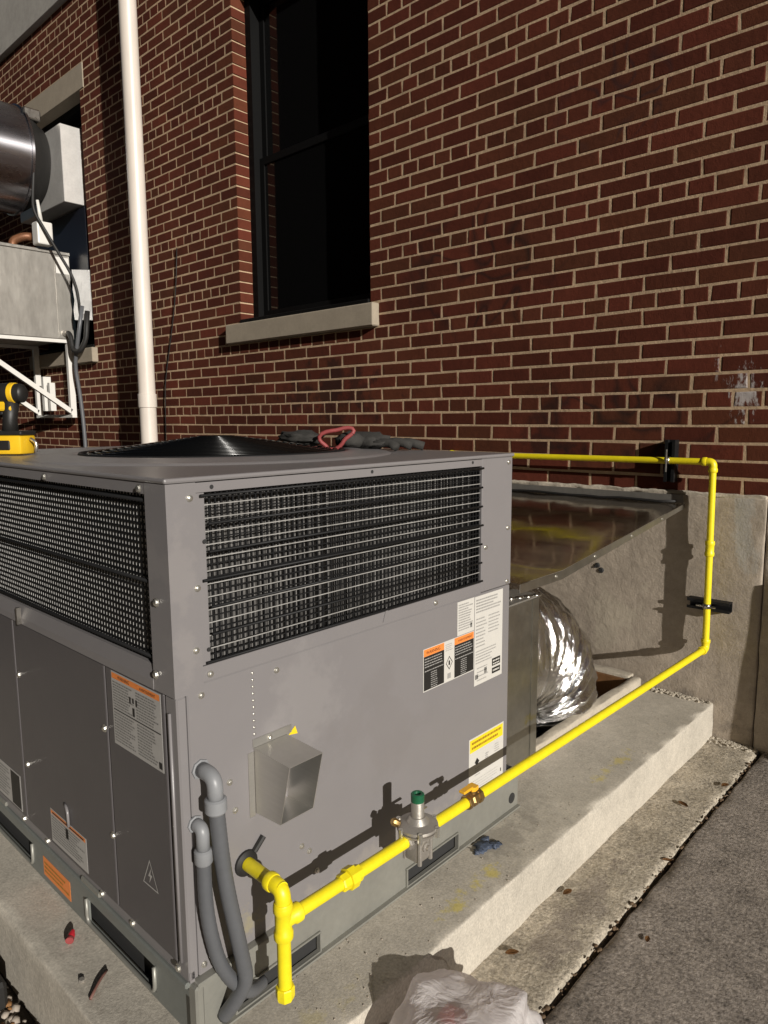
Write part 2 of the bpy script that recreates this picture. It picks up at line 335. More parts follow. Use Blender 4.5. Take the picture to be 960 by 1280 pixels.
# ------------------------------------------------------------------ the brick building
S, H, J = .21005, .0677, .0096
bl = empty('brick_building', 'dark red brick building wall with limestone trim behind the air conditioning unit', 'building', (-3, 0, Z_GR))
W1 = (-2.965, -1.765); W2 = (-6.33, -5.115); ZS0, ZS1, ZL0, ZL1, ZB = .8124, .94, 3.047, 3.25, 3.791
XL, XR = -8.6, 2.2
# mortar body as pieces round the openings
mo = bm_(); MY = .0011
def mbx(x0, x1, z0, z1): box(mo, x0, x1, MY, .30, z0, z1)
mbx(XL, W2[0]-.005, 0, ZB); mbx(W2[1]+.005, W1[0]-.005, 0, ZB); mbx(W1[1]+.005, XR, 0, ZB)
for ww in (W1, W2): mbx(ww[0]-.0049, ww[1]+.0049, 0, ZS0); mbx(ww[0]-.0049, ww[1]+.0049, ZL1, ZB)
obj('mortar_bed', mo, 'mortar', bl)
box_holes = []
def openings(z0, z1):
    zc = (z0+z1)/2; out = []
    for ww, sl in ((W1, (-3.078, -1.70)), (W2, (-6.45, -5.065))):
        if ZS0 <= zc <= ZS1+.01: out.append(sl)
        elif ZS1 < zc < ZL0: out.append(ww)
        elif ZL0 <= zc <= ZL1: out.append((ww[0]-.105, ww[1]+.085))
    return sorted(out)
bricks = []
for k in range(1, 57):
    z0, z1 = (k-1)*H, k*H
    if k % 6 == 0: step, ph = S/2, S/4
    else: step, ph = S, (0 if k % 2 else S/2)
    segs = []; a = XL
    for o0, o1 in openings(z0, z1): segs.append((a, o0)); a = o1
    segs.append((a, XR))
    for s0, s1 in segs:
        cuts = [s0]; n = math.ceil((s0-ph)/step)
        while n*step+ph < s1:
            x = n*step+ph
            if x-s0 > .045 and s1-x > .045: cuts.append(x)
            n += 1
        cuts.append(s1)
        for i, (a, b_) in enumerate(zip(cuts, cuts[1:])):
            l = 0 if (i == 0 and s0 != XL) else J/2; r_ = 0 if (i == len(cuts)-2 and s1 != XR) else J/2
            bricks.append((a+l, b_-r_, z0+J/2, z1-J/2))
TONES = []
for i in range(14):
    v = random.uniform(.8, 1.2); h_ = random.uniform(-.1, .1)
    c = [.092*v, .0245*v*(1+h_), .0132*v*(1+h_*.5)]
    if i == 3: c = [.084, .027, .0138]
    if i == 12: c = [.096, .029, .0142]
    TONES.append(c)
def brick_geo(w, h, depth=.055, rnd=random):
    """front slightly irregular with a worn arris; origin at centre of the front face on the wall plane, facing -y"""
    jx = lambda s=.0024: rnd.uniform(-s, s)
    c = [(-w/2+jx(), -h/2+jx(.0019)), (w/2+jx(), -h/2+jx(.0019)), (w/2+jx(), h/2+jx(.0019)), (-w/2+jx(), h/2+jx(.0019))]
    bev = .0042; d0 = rnd.uniform(-.0004, .0004); t1, t2 = rnd.uniform(-.0008, .0008), rnd.uniform(-.0004, .0004)
    v = []; 
    for x, z in c: v.append((x-math.copysign(bev, x), -.0003+d0+t1*x/w+t2*z/h, z-math.copysign(bev, z)))
    for x, z in c: v.append((x, .0014, z))
    for x, z in c: v.append((x, depth, z))
    f = [(0, 1, 2, 3)]+[(4+i, 4+(i+1) % 4, (i+1) % 4, i) for i in range(4)]+[(8+i, 8+(i+1) % 4, 4+(i+1) % 4, 4+i) for i in range(4)]
    return v, f
def seen(b_):
    x, y, z = proj(((b_[0]+b_[1])/2, 0, (b_[2]+b_[3])/2))
    if not (-10 < x < 970 and -10 < y < 1290): return 0
    if y > 545 and x < 640: return 0
    a = proj((b_[0], 0, b_[2])); c = proj((b_[1], 0, b_[3])); return abs(a[0]-c[0])*abs((b_[3]-b_[2])*FPX/z)
order = sorted(range(len(bricks)), key=lambda i: -seen(bricks[i])); single = set(order[:295])
cache = {}; jv, jf, jt = [], [], []
def set_tone(me, cols):
    at = me.color_attributes.new('tone', 'FLOAT_COLOR', 'POINT')
    at.data.foreach_set('color', [q for c in cols for q in (*c, 1)])
for i, (x0, x1, z0, z1) in enumerate(bricks):
    wd = x1-x0; cx, cz = (x0+x1)/2, (z0+z1)/2; tn = random.randrange(14)
    if i in single:
        key = (round(wd, 3), tn)
        if key not in cache:
            v, f = brick_geo(wd, z1-z0); me = bpy.data.meshes.new('brick'); me.from_pydata(v, [], f); me.materials.append(M['brick']); set_tone(me, [TONES[tn]]*len(v)); cache[key] = me
        o = bpy.data.objects.new('brick', cache[key]); C.objects.link(o); o.parent = bl; o.location = Vector((cx, 0, cz))-bl.location
    else:
        # bricks at an opening's edge run back into the reveal
        v, f = brick_geo(wd, z1-z0, .13 if any(abs(x0-q) < .003 or abs(x1-q) < .003 for q in (*W1, *W2)) else .055)
        n = len(jv); jv += [(x+cx, y, z+cz) for x, y, z in v]; jf += [tuple(q+n for q in fc) for fc in f]; k_ = random.uniform(.85, 1.12); jt += [[q*k_ for q in TONES[tn]]]*len(v)
o = obj('brick_field', (jv, jf), 'brick', bl); set_tone(o.data, jt); o['kind'] = 'stuff'
# reveals: mortar body already forms the sides behind the outer brick
obj('stone_band', bx(XL, XR, -.045, .3, ZB+.002, 4.45, bev=.006), 'band_stone', bl)
obj('parapet', bx(XL, XR, .02, .3, 4.452, 6.5), 'opp', bl)
obj('sill', bx(-3.078, -1.70, -.05, .12, ZS0+.002, ZS1, bev=.006), 'limestone', bl)
obj('sill', bx(-6.45, -5.065, -.05, .12, ZS0+.002, ZS1, bev=.006), 'limestone', bl)
obj('lintel', bx(W1[0]-.103, W1[1]+.083, -.006, .12, ZL0+.002, ZL1-.004, bev=.004), 'limestone', bl)
obj('lintel', bx(W2[0]-.103, W2[1]+.083, -.006, .12, ZL0+.002, ZL1-.004, bev=.004), 'limestone', bl)
def window(x0, x1):
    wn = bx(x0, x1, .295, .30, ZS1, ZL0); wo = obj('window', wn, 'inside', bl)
    f = bm_(); t = .055
    box(f, x0+.001, x0+t, .105, .20, ZS1, ZL0); box(f, x1-t, x1-.001, .105, .20, ZS1, ZL0); box(f, x0+t, x1-t, .105, .20, ZS1, ZS1+.045); box(f, x0+t, x1-t, .105, .20, ZL0-t, ZL0)
    obj('window_frame', f, 'frame', wo)
    s = bm_(); xm0, xm1 = x0+t, x1-t; zm = (ZS1+ZL0)/2
    for z0, z1, yy in ((ZS1+.045, zm+.02, .15), (zm-.02, ZL0-t, .175)):
        for a, b_ in ((xm0, xm0+.045), (xm1-.045, xm1)): box(s, a, b_, yy, yy+.024, z0, z1)
        box(s, xm0+.045, xm1-.045, yy, yy+.024, z0, z0+.05); box(s, xm0+.045, xm1-.045, yy, yy+.024, z1-.045, z1)
    obj('sash', s, 'frame', wo)
    obj('pane', bx(xm0+.04, xm1-.04, .16, .164, ZS1+.09, zm-.02), 'glass', wo)
    obj('pane', bx(xm0+.04, xm1-.04, .185, .189, zm+.02, ZL0-t-.04), 'glass', wo)
    obj('frame_step', bx(x0+.002, x1-.002, -.012, .104, ZS1+.001, ZS1+.03, bev=.004), 'frame', wo)
window(*W1); window(*W2)
obj('foundation', rough_box(-8.6, .305, -.016, .25, -1.2, -.002, .03, .0028, .008, 6, .9), 'foundation', bl, True)
obj('foundation', rough_box(.3075, 2.2, -.012, .25, -1.2, -.004, .03, .0028, .008, 6, .9), 'foundation', bl, True)
# crumbling mortar ledge where the brick starts
obj('mortar_ledge', rough_box(-3.2, .30, -.014, .02, -.014, .010, .014, .006, .006, 17, 1.4), 'kerb', bl, True)
obj('mortar_ledge', rough_box(.315, 1.6, -.011, .02, -.016, .006, .014, .006, .006, 17, 1.4), 'kerb', bl, True)
rb = bm_()
for i in range(420):
    x = random.choice((random.uniform(-.10, .31), random.gauss(.02, .05), random.gauss(.25, .04))); x = min(x, .325); top = x < .15; r_ = random.uniform(.002, .0085)
    blob(rb, (x, -.022-abs(random.gauss(0, .022)), (Z_SLAB if top else Z_GR)+r_*.3), (r_*random.uniform(.7, 1.5), r_, r_*.7), 1, .5, 2, i)
o = obj('crumbled_mortar', rb, 'kerb', None); tag(o, 'crumbled mortar along the foot of the foundation wall', 'rubble', kind='stuff')
hl = bm_()
for dx, dz, r_ in ((0, 0, .012), (.018, -.02, .013), (-.012, -.008, .006)): lathe(hl, (-.362+dx, -.0215, -.345+dz), (0, 1, 0), [(0, r_*.7), (.004, r_), (.03, r_)], 9)
obj('wall_hole', hl, 'inside', bl)

# unseen building added behind the camera so the window panes reflect something dark
ob = empty('added_dark_building', 'plain dark brick building added out of view for dark window reflections', 'building', (-2, -9, Z_GR))
obj('wall', bx(-22, 7, -10, -8.2, -1.02, 15), 'opp', ob); 

# ------------------------------------------------------------------ PVC downspout
ds = empty('downspout', 'white plastic downpipe running up the brick wall left of the tall window', 'downpipe', (-3.86, -.225, Z_GR))
dx, dy = -3.90, -.195
obj('pipe', lathe(bm_(), (dx, dy, -1.0), (0, 0, 1), [(0, .061), (1.42, .061)], 28), 'pvc', ds, True, 40)
obj('pipe', lathe(bm_(), (dx, dy, .43), (0, 0, 1), [(0, .061), (5, .061)], 28), 'pvc', ds, True, 40)
obj('coupling', lathe(bm_(), (dx, dy, .40), (0, 0, 1), [(0, .064), (.002, .068), (.10, .068), (.102, .064)], 28), 'pvc', ds, True, 40)
tag(obj('loose_cable', tube(bm_(), fillet([(-3.70, -.012, 1.55), (-3.74, -.015, 1.2), (-3.86, -.012, .85), (-3.95, -.015, .58), (-3.98, -.012, .1)], .2), .004, 6), 'rubber', None, True), 'thin black cable hanging down the bricks right of the white downpipe', 'cable')

# ------------------------------------------------------------------ the packaged air conditioner
UX0, UX1, UY0, UY1, UT, UB = -1.47, -.021, -2.312, -1.265, .206, -.712
un = empty('air_conditioning_unit', 'large grey packaged air conditioning unit with black coil guards standing on the pad', 'air conditioner', (-.74, -1.79, Z_SLAB))
P = lambda n, bm, m, **k: obj(n, bm, m, un, **k)
P('cabinet_core', bx(UX0+.01, UX1-.012, UY0+.012, UY1-.003, UB, -.15), 'inside')
# side facing the gas pipe
lp = P('lower_panel', bx(UX1-.012, UX1, UY0+.022, UY1, UB+.002, -.153, bev=.0025), 'paint')
fr = bm_()
box(fr, UX1-.012, UX1+.002, UY0+.055, -1.408, .186, .203); box(fr, UX1-.012, UX1+.002, UY0+.055, -1.408, -.151, -.123)
P('coil_frame_rail', fr, 'paint')
P('coil_frame_stile', bx(UX1-.012, UX1+.0025, -1.407, UY1, -.150, .204, bev=.002), 'paint')
cp = bm_(); prism(cp, [(UX1+.003, UY0-.003), (UX1+.003, UY0+.0545), (UX1-.01, UY0+.0545), (UX1-.01, UY0+.01), (UX1-.066, UY0+.01), (UX1-.066, UY0-.003)], 'z', -.166, .204)
P('corner_post', cp, 'paint')
st = bm_(); box(st, UX1-.010, UX1-.001, UY0+.056, UY0+.073, -.122, .185); P('coil_frame_stile', st, 'paint')
for (yy, zz) in ((UY0+.064, -.118), (UY0+.064, .017), (UY0+.064, .158), (-1.39, -.03), (-1.39, .15)): pass
# front side
for a, b_, nm in ((-1.235, -.768, 'access_panel'), (-.764, -.288, 'access_panel'), (-.284, -.062, 'access_panel'), (UX0, -1.239, 'access_panel')):
    P(nm, bx(a, b_, UY0, UY0+.011, -.690, -.168, bev=.0035, seg=2), 'panel_dark')
P('corner_flange', bx(-.059, UX1, UY0+.001, UY0+.021, UB+.003, -.168, bev=.003), 'paint')
P('corner_bead', tube(bm_(), [(-.045, UY0+.0005, -.20), (-.045, UY0+.0005, -.68)], .0035, 8), 'paint', smooth=True)
P('mid_rail', prism(bm_(), [(UY0-.004, -.166), (UY0-.004, -.150), (UY0+.002, -.122), (UY0+.012, -.122), (UY0+.012, -.166)], 'x', UX0, UX1-.067), 'paint')
P('top_rail', bx(UX0, UX1-.067, UY0-.002, UY0+.012, .184, .204), 'paint')
P('bottom_trim', bx(UX0, UX1, UY0+.002, UY0+.012, UB, -.6915), 'paint')
P('rear_panel', bx(UX0, UX1-.013, UY1-.012, UY1, -.148, .203), 'paint'); P('side_panel', bx(UX0, UX0+.01, UY0+.013, UY1-.013, -.148, .203), 'paint')
# top cover with rolled rim and embossed ring
tb = bm_(); CX, CY = -.645, -1.79
box(tb, UX0-.006, UX1+.006, UY0-.006, UY1+.006, .2045, .214, bev=.004, seg=2)
tc_ = P('top_cover', tb, 'paint')
tg = P('top_ring', lathe(bm_(), (CX, CY, .2135), (0, 0, 1), [(0, .487), (.004, .478), (.006, .468), (.0065, .42), (.010, .405), (.0115, .375), (.010, .362), (-.006, .352)], 72, cap=False), 'paint', smooth=True)
P('fan_well', lathe(bm_(), (CX, CY, .2142), (0, 0, 1), [(0, .36), (.0005, .01)], 48, cap=False), 'inside')
gr = bm_(); RG = .352
def cone_z(r): return .222+(.270-.222)*(1-r/RG)
for i in range(17):
    r_ = .05+i*(RG-.05)/16; tube(gr, [(CX+r_*math.cos(t*math.pi/24), CY+r_*math.sin(t*math.pi/24), cone_z(r_)) for t in range(49)], .0028, 5, cap=False)
for i in range(10):
    a = i*math.pi/5+.2; tube(gr, [(CX+.02*math.cos(a), CY+.02*math.sin(a), cone_z(.02)-.004), (CX+RG*math.cos(a), CY+RG*math.sin(a), cone_z(RG)-.004)], .0032, 5)
gg = P('fan_grille', gr, 'grille', smooth=True)
fm = bm_(); lathe(fm, (CX, CY, .216), (0, 0, 1), [(0, .15), (.012, .14), (.026, .07), (.032, .02)], 24); obj('fan_motor', fm, 'black', gg, True, 40)
obj('grille_rim', tube(bm_(), [(CX+RG*math.cos(t*math.pi/32), CY+RG*math.sin(t*math.pi/32), .223) for t in range(65)], .005, 6, cap=False), 'black', gg, True)
# coils and guards
def coil_x():
    c = bm_(); P('coil', bx(-.075, -.062, UY0+.03, UY1-.015, -.148, .203), 'coil_dark')
    for i in range(14):
        z = -.120+i*.0235; box(c, -.0258, -.0240, UY0+.07, -1.408, z, z+.0017)
    P('guard_wires', c, 'wire_dull'); c = bm_()
    for i in range(105):
        y = UY0+.06+i*.0081; box(c, -.0625, -.0565, y, y+.0022, -.13, .19)
    P('coil_fins', c, 'coil_fin_dull')
    m = bm_(); X = -.028
    n = 66
    for i in range(n+1): y = -2.238+i*(2.238-1.409)/n; bar(m, (X, y, -.122), (X, y, .186), .0030)
    for i in range(13): z = -.108+i*.0235; bar(m, (X+.0016, -2.239, z), (X+.0016, -1.408, z), .0022)
    P('guard_mesh', m, 'black')
    for i in range(7):
        z = -.118+i*.0497; e = .008 if i in (0, 3, 6) else -.006
        P('guard_rod', tube(bm_(), [(-.0165, -2.242-e, z), (-.0165, -1.407+e*.3, z)], .0028, 8), 'black', smooth=True)
coil_x()
def coil_y():
    P('coil', bx(UX0+.03, -.080, UY0+.0205, UY0+.03, -.148, .203), 'coil_dark')
    c = bm_(); p_ = .0059; n = int((-.0885-UX0-.03)/p_)          # upright fins: each shows its broad side
    for i in range(n):
        x = UX0+.03+i*p_; prism(c, [(x, UY0+.0125), (x+p_*.97, UY0+.0185), (x+p_*.97, UY0+.0195), (x, UY0+.0195)], 'z', -.146, .2)
    P('coil_fins', c, 'coil')
    m = bm_(); Y = UY0+.0115; x0, x1 = UX0+.01, -.0885; n = int((x1-x0)/.0118)
    for i in range(n+1): x = x0+i*(x1-x0)/n; bar(m, (x, Y, -.124), (x, Y, .186), .0008, .0054)
    for i in range(27): z = -.118+i*.0117; bar(m, (x0, Y-.0007, z), (x1, Y-.0007, z), .0006, .0046)
    P('guard_mesh', m, 'black')
    for z in (.172, .028, -.110): P('guard_rod', tube(bm_(), [(UX0, UY0+.004, z), (-.0885, UY0+.004, z)], .0036, 8), 'black', smooth=True)
coil_y()
# base rails with fork slots, made round the slots
def rail_x(y0, y1, slots, m, X0, X1):
    bmr = bm_(); zt, zb, s0, s1 = UB, Z_SLAB+.001, -.79, -.832; ys = [y0]
    for a, b_ in slots: ys += [a, b_]
    ys.append(y1)
    for i in range(0, len(ys), 2): box(bmr, X0, X1, ys[i], ys[i+1], zb, zt)
    for a, b_ in slots: box(bmr, X0, X1, a, b_, s0, zt); box(bmr, X0, X1, a, b_, zb, s1)
    bmesh.ops.remove_doubles(bmr, verts=bmr.verts, dist=.0004)
    return bmr
rl = P('base_rail', rail_x(-2.300, -1.205, [(-2.215, -2.0), (-1.71, -1.505)], 'rail', -.026, -.0195), 'rail')
obj('rail_flange', bx(-.028, -.006, -2.302, -1.24, UB-.010, UB+.0015, bev=.002), 'rail', rl)
obj('rail_flange', bx(-.028, -.008, -2.29, -1.206, Z_SLAB+.001, Z_SLAB+.006), 'rail', rl)
for a, b_ in ((-2.215, -2.0), (-1.71, -1.505)):
    s = bm_(); box(s, -.0194, -.014, a-.004, b_+.004, -.79, -.786, bev=.001); box(s, -.0194, -.014, a-.004, b_+.004, -.836, -.832, bev=.001); box(s, -.0194, -.014, a-.004, a, -.832, -.79); box(s, -.0194, -.014, b_, b_+.004, -.832, -.79)
    obj('slot_rim', s, 'rail', rl)
obj('slot_lining', bx(-.06, -.03, -2.29, -1.22, -.838, -.715), 'inside', rl)
obj('rail_hole', lathe(bm_(), (-.0192, -1.238, -.802), (1, 0, 0), [(0, .0155), (.0012, .0155)], 18), 'inside', rl)
def rail_y():
    b2 = bm_(); zt, zb, s0, s1 = UB, Z_SLAB+.001, -.768, -.826; slots = [(-1.17, -.78), (-.47, -.17)]; Y0, Y1 = UY0+.012, UY0+.019; xs = [UX0]
    for a, b_ in slots: xs += [a, b_]
    xs.append(-.027)
    for i in range(0, len(xs), 2): box(b2, xs[i], xs[i+1], Y0, Y1, zb, zt)
    for a, b_ in slots: box(b2, a, b_, Y0, Y1, s0, zt); box(b2, a, b_, Y0, Y1, zb, s1)
    bmesh.ops.remove_doubles(b2, verts=b2.verts, dist=.0004)
    r_ = P('base_rail', b2, 'rail_dark')
    obj('slot_lining', bx(UX0, -.06, UY0+.03, UY0+.05, -.838, -.715), 'inside', r_)
    obj('rail_flange', bx(UX0, -.027, UY0-.004, UY0+.0115, UB-.014, UB-.002, bev=.003), 'rail_dark', r_)
    obj('rail_step', bx(UX0, -.027, UY0+.004, UY0+.0115, UB-.036, UB-.018, bev=.003), 'rail_dark', r_)
    for a, b_ in slots:
        obj('slot_rim', tube(bm_(), fillet([(b_, UY0+.010, s0), (b_, UY0+.010, s1), (a, UY0+.010, s1), (a, UY0+.010, s0)], .02), .0045, 8), 'rail', r_, True)
    return r_
rly = rail_y()
P('corner_lug', bx(-.034, -.006, UY0+.004, UY0+.022, Z_SLAB+.001, UB-.004, bev=.004), 'rail')
# screws
def screw(p, ax, r_=.0052, par=None):
    return obj('screw', lathe(bm_(), p, ax, [(0, r_*1.35), (.0012, r_*1.35), (.0014, r_), (.0042, r_*.92), (.005, r_*.6)], 8), 'screw', par or un, True, 40)
for x, z in ((-.747, -.304), (-.735, -.532), (-.300, -.305), (-.290, -.532), (-.061, -.002), (-.075, -.135), (-.794, -.700), (-.65, -.700), (-.366, -.700), (-.233, -.700), (-.048, -.690), (-.101, .193), (-.5, .193), (-.9, .193), (-1.21, -.304), (-1.21, -.532)):
    screw((x, UY0-(.0045 if x > -.09 or z > .1 else -.0005 if z > -.6 else -.0025), z), (0, -1, 0), .0062)
for y, z in ((-2.27, .178), (-2.262, .02), (-2.243, -.140), (-2.27, -.09), (-2.093, -.175), (-2.262, -.175), (-1.39, -.03), (-1.285, -.14), (-1.285, .01), (-1.285, .19), (-1.60, -.1385), (-2.02, -.59), (-2.04, -.57), (-2.0, -.645), (-2.21, -.36), (-2.2, -.42), (-2.28, -.69)):
    screw((UX1+(.0032 if z > -.15 else .0002), y, z), (1, 0, 0), .0048)
for y, z in ((-2.225, .194), (-1.82, .196), (-1.45, .197), (-2.243, .10), (-2.243, -.095)):
    P('pilot_hole', lathe(bm_(), (UX1+.0022, y, z), (1, 0, 0), [(0, .004), (.0006, .004)], 10), 'inside')
for i in range(10): P('rivet', lathe(bm_(), (UX1, -2.150, -.165-i*.0135), (1, 0, 0), [(0, .003), (.001, .0025), (.0018, .001)], 7), 'screw', smooth=True)
P('hook', prism(bm_(), [(-1.79, -.146), (-1.766, -.146), (-1.778, -.112)], 'x', UX1+.0021, UX1+.004), 'paint')
for x0 in (-.46, -1.0): P('drain_slot', bx(x0, x0+.09, UY0-.004, UY0+.004, UB-.001, UB+.012, bev=.003), 'rail')
P('hook', bx(-.70, -.692, UY0-.014, UY0-.004, -.165, -.125), 'galv')
for x in (-.505, -1.0):
    P('panel_pull', tube(bm_(), fillet([(x-.025, UY0+.001, -.555), (x, UY0-.004, -.562), (x+.002, UY0-.004, -.60)], .012), .0035, 6), 'paint', smooth=True)

# stickers ------------------------------------------------------------
class Fr:
    def __init__(s, o_, u, n): s.o = Vector(o_); s.u = Vector(u); s.v = Vector((0, 0, 1)); s.n = Vector(n)
    def p(s, a, b_, d): return s.o+s.u*a+s.v*b_+s.n*d
    def quad(s, bm, a0, a1, b0, b1, d):
        bm.faces.new([bm.verts.new(s.p(a, b_, d)) for a, b_ in ((a0, b0), (a1, b0), (a1, b1), (a0, b1))])
    def plate(s, a0, a1, b0, b1, d0, d1):
        bm = bm_(); q = [(a0, b0), (a1, b0), (a1, b1), (a0, b1)]
        A = [bm.verts.new(s.p(a, b_, d0)) for a, b_ in q]; B = [bm.verts.new(s.p(a, b_, d1)) for a, b_ in q]
        for i in range(4): bm.faces.new((A[i], A[(i+1) % 4], B[(i+1) % 4], B[i]))
        bm.faces.new(A[::-1]); bm.faces.new(B); return bm
def text(fr_, a, b_, size, d, s, m, par):
    cu = bpy.data.curves.new('lettering', 'FONT'); cu.body = s; cu.size = size; cu.resolution_u = 2
    to = bpy.data.objects.new('lettering_source', cu); C.objects.link(to)
    dg = bpy.context.evaluated_depsgraph_get(); me = bpy.data.meshes.new_from_object(to.evaluated_get(dg)); bpy.data.objects.remove(to)
    for v in me.vertices: v.co = fr_.p(a+v.co.x, b_+v.co.y, d)
    me.materials.clear(); me.materials.append(M[m]); me.name = 'lettering'; return link('lettering', me, par)
def lines(fr_, bm, a0, a1, b0, b1, n, d, fill=.5, ragged=.35):
    """rows of small print"""
    st_ = (b1-b0)/n
    for i in range(n):
        y = b1-st_*(i+.75); x = a0; e = a1-random.random()*ragged*(a1-a0)
        while x < e:
            w_ = min(random.uniform(.002, .009), e-x); fr_.quad(bm, x, x+w_, y, y+st_*fill, d); x += w_+.0016
FX = Fr((UX1, 0, 0), (0, 1, 0), (1, 0, 0)); FY = Fr((0, UY0, 0), (1, 0, 0), (0, -1, 0))
def ink(fr_, par, m, fn):
    bm = bm_(); fn(bm); return obj('print', bm, m, par)
d0, d1, d2, d3 = .0002, .0007, .0011, .0014
# small white label and big white data plate
a = obj('small_label', FX.plate(-1.508, -1.4345, -.246, -.157, d0, d1), 'sticker', un)
ink(FX, a, 'ink_grey', lambda q: lines(FX, q, -1.503, -1.440, -.236, -.163, 11, d2)); ink(FX, a, 'ink_pale', lambda q: FX.quad(q, -1.452, -1.444, -.235, -.222, d2))
a = obj('rating_plate', FX.plate(-1.432, -1.300, -.403, -.158, d0, d1), 'sticker', un)
def f(q):
    lines(FX, q, -1.426, -1.31, -.205, -.165, 5, d2); lines(FX, q, -1.426, -1.375, -.30, -.215, 9, d2, .35); lines(FX, q, -1.368, -1.306, -.27, -.215, 6, d2, .35); lines(FX, q, -1.426, -1.33, -.345, -.305, 5, d2, .35)
    lines(FX, q, -1.42, -1.36, -.395, -.35, 4, d2, .25)
ink(FX, a, 'ink_grey', f)
for rc_, m_ in (((-1.428, -1.414, -.386, -.373), 'ink_pale'), ((-1.386, -1.374, -.378, -.362), 'ink_pale'), ((-1.349, -1.309, -.368, -.347), 'ink'), ((-1.349, -1.309, -.390, -.374), 'ink')):
    ink(FX, a, m_, lambda q: FX.quad(q, *rc_, d2))
def f(q):
    for z0, z1 in ((-.358, -.352), (-.366, -.361), (-.386, -.379)): lines(FX, q, -1.345, -1.312, z0, z1, 1, d3, .7, .05)
ink(FX, a, 'sticker', f)
# black and orange warning label
a = obj('warning_label', FX.plate(-1.645, -1.4345, -.356, -.2475, d0+.0001, d1+.0001), 'sticker', un)
for s0_, s1_ in ((-1.643, -1.563), (-1.520, -1.4365)):
    ink(FX, a, 'ink', lambda q: FX.quad(q, s0_, s1_, -.3535, -.267, d2)); ink(FX, a, 'orange', lambda q: FX.quad(q, s0_, s1_, -.2668, -.249, d2))
text(FX, -1.634, -.2622, .0115, d3, 'WARNING', 'ink', a); text(FX, -1.505, -.2615, .0085, d3, 'AVERTISSEMENT', 'ink', a)
def f(q):
    lines(FX, q, s0, s1, -.297, -.270, 4, d3, .38, .2); lines(FX, q, s0, s1, -.307, -.302, 1, d3, .5, 0); lines(FX, q, s0+.024, s0+.05, -.352, -.309, 8, d3, .4, .1)
for s0, s1 in ((-1.640, -1.566), (-1.517, -1.440)): ink(FX, a, 'ink_grey', f)
def f(q):
    c = (-1.5415, -.307); r_ = .014
    for (p0, p1) in (((0, 1), (1, 0)), ((1, 0), (0, -1)), ((0, -1), (-1, 0)), ((-1, 0), (0, 1))):
        k = .82; q.faces.new([q.verts.new(FX.p(c[0]+x*r_, c[1]+y*r_*1.3, d2)) for x, y in (p0, p1, (p1[0]*k, p1[1]*k), (p0[0]*k, p0[1]*k))])
ink(FX, a, 'ink', f); ink(FX, a, 'ink', lambda q: FX.quad(q, -1.5445, -1.5385, -.313, -.301, d2)); ink(FX, a, 'ink_grey', lambda q: lines(FX, q, -1.557, -1.527, -.275, -.255, 4, d2, .35)); ink(FX, a, 'ink_grey', lambda q: FX.quad(q, -1.549, -1.535, -.348, -.334, d2))
# yellow and white safety label
a = obj('caution_label', FX.plate(-1.452, -1.286, -.708, -.548, d0, d1), 'sticker', un)
ink(FX, a, 'labelyellow', lambda q: FX.quad(q, -1.448, -1.290, -.588, -.552, d2))
ink(FX, a, 'ink_brown', lambda q: lines(FX, q, -1.440, -1.296, -.583, -.556, 2, d3, .5, .15))
def f(q):
    lines(FX, q, *rc_)
for rc_ in ((-1.375, -1.36, -.628, -.61, 3, d2, .5), (-1.33, -1.303, -.625, -.598, 4, d2, .3), (-1.425, -1.40, -.662, -.635, 4, d2, .3), (-1.44, -1.30, -.70, -.668, 4, d2, .12, .3)): ink(FX, a, 'ink_grey', f)
def f(q): q.faces.new([q.verts.new(FX.p(-1.415+x, -.622+y, d2)) for x, y in ((-.011, 0), (0, -.009), (.011, 0), (0, .012))])
ink(FX, a, 'ink', f); ink(FX, a, 'ink', lambda q: FX.quad(q, -1.300, -1.296, -.694, -.684, d2))
tri = bm_(); tri.faces.new([tri.verts.new(FX.p(-2.068+x, -.317+y, .0011)) for x, y in ((0, 0), (.024, -.004), (.018, .014))]); obj('hazard_sticker', tri, 'labelyellow', un)
# front side labels
a = obj('instruction_label', FY.plate(-.257, -.072, -.321, -.172, d0, d1), 'sticker_grey', un)
ink(FY, a, 'orange', lambda q: FY.quad(q, -.254, -.075, -.186, -.1745, d2)); text(FY, -.23, -.1835, .0095, d3, 'WARNING', 'ink', a); text(FY, -.146, -.1835, .0078, d3, 'AVERTISSEMENT', 'ink', a)
for rc_ in ((-.252, -.170, -.245, -.190, 10), (-.162, -.076, -.245, -.190, 10), (-.252, -.170, -.315, -.252, 11), (-.162, -.09, -.315, -.252, 11)): ink(FY, a, 'ink_pale', lambda q: lines(FY, q, *rc_, d2, .5, .3))
for rc_ in ((-.252, -.076, -.2495, -.247, d2), (-.087, -.076, -.316, -.303, d2), (-.176, -.168, -.243, -.226, d3), (-.187, -.181, -.220, -.207, d3), (-.175, -.169, -.217, -.207, d3), (-.163, -.157, -.220, -.207, d3)):
    ink(FY, a, 'ink', lambda q: FY.quad(q, *rc_))
a = obj('instruction_label', FY.plate(-.612, -.424, -.680, -.598, d0, d1), 'sticker_grey', un)
ink(FY, a, 'orange', lambda q: FY.quad(q, -.609, -.427, -.609, -.600, d2)); ink(FY, a, 'ink_pale', lambda q: lines(FY, q, -.606, -.43, -.672, -.612, 9, d2, .5)); ink(FY, a, 'ink', lambda q: FY.quad(q, -.530, -.516, -.640, -.615, d2)); ink(FY, a, 'ink', lambda q: FY.quad(q, -.60, -.435, -.607, -.603, d3))
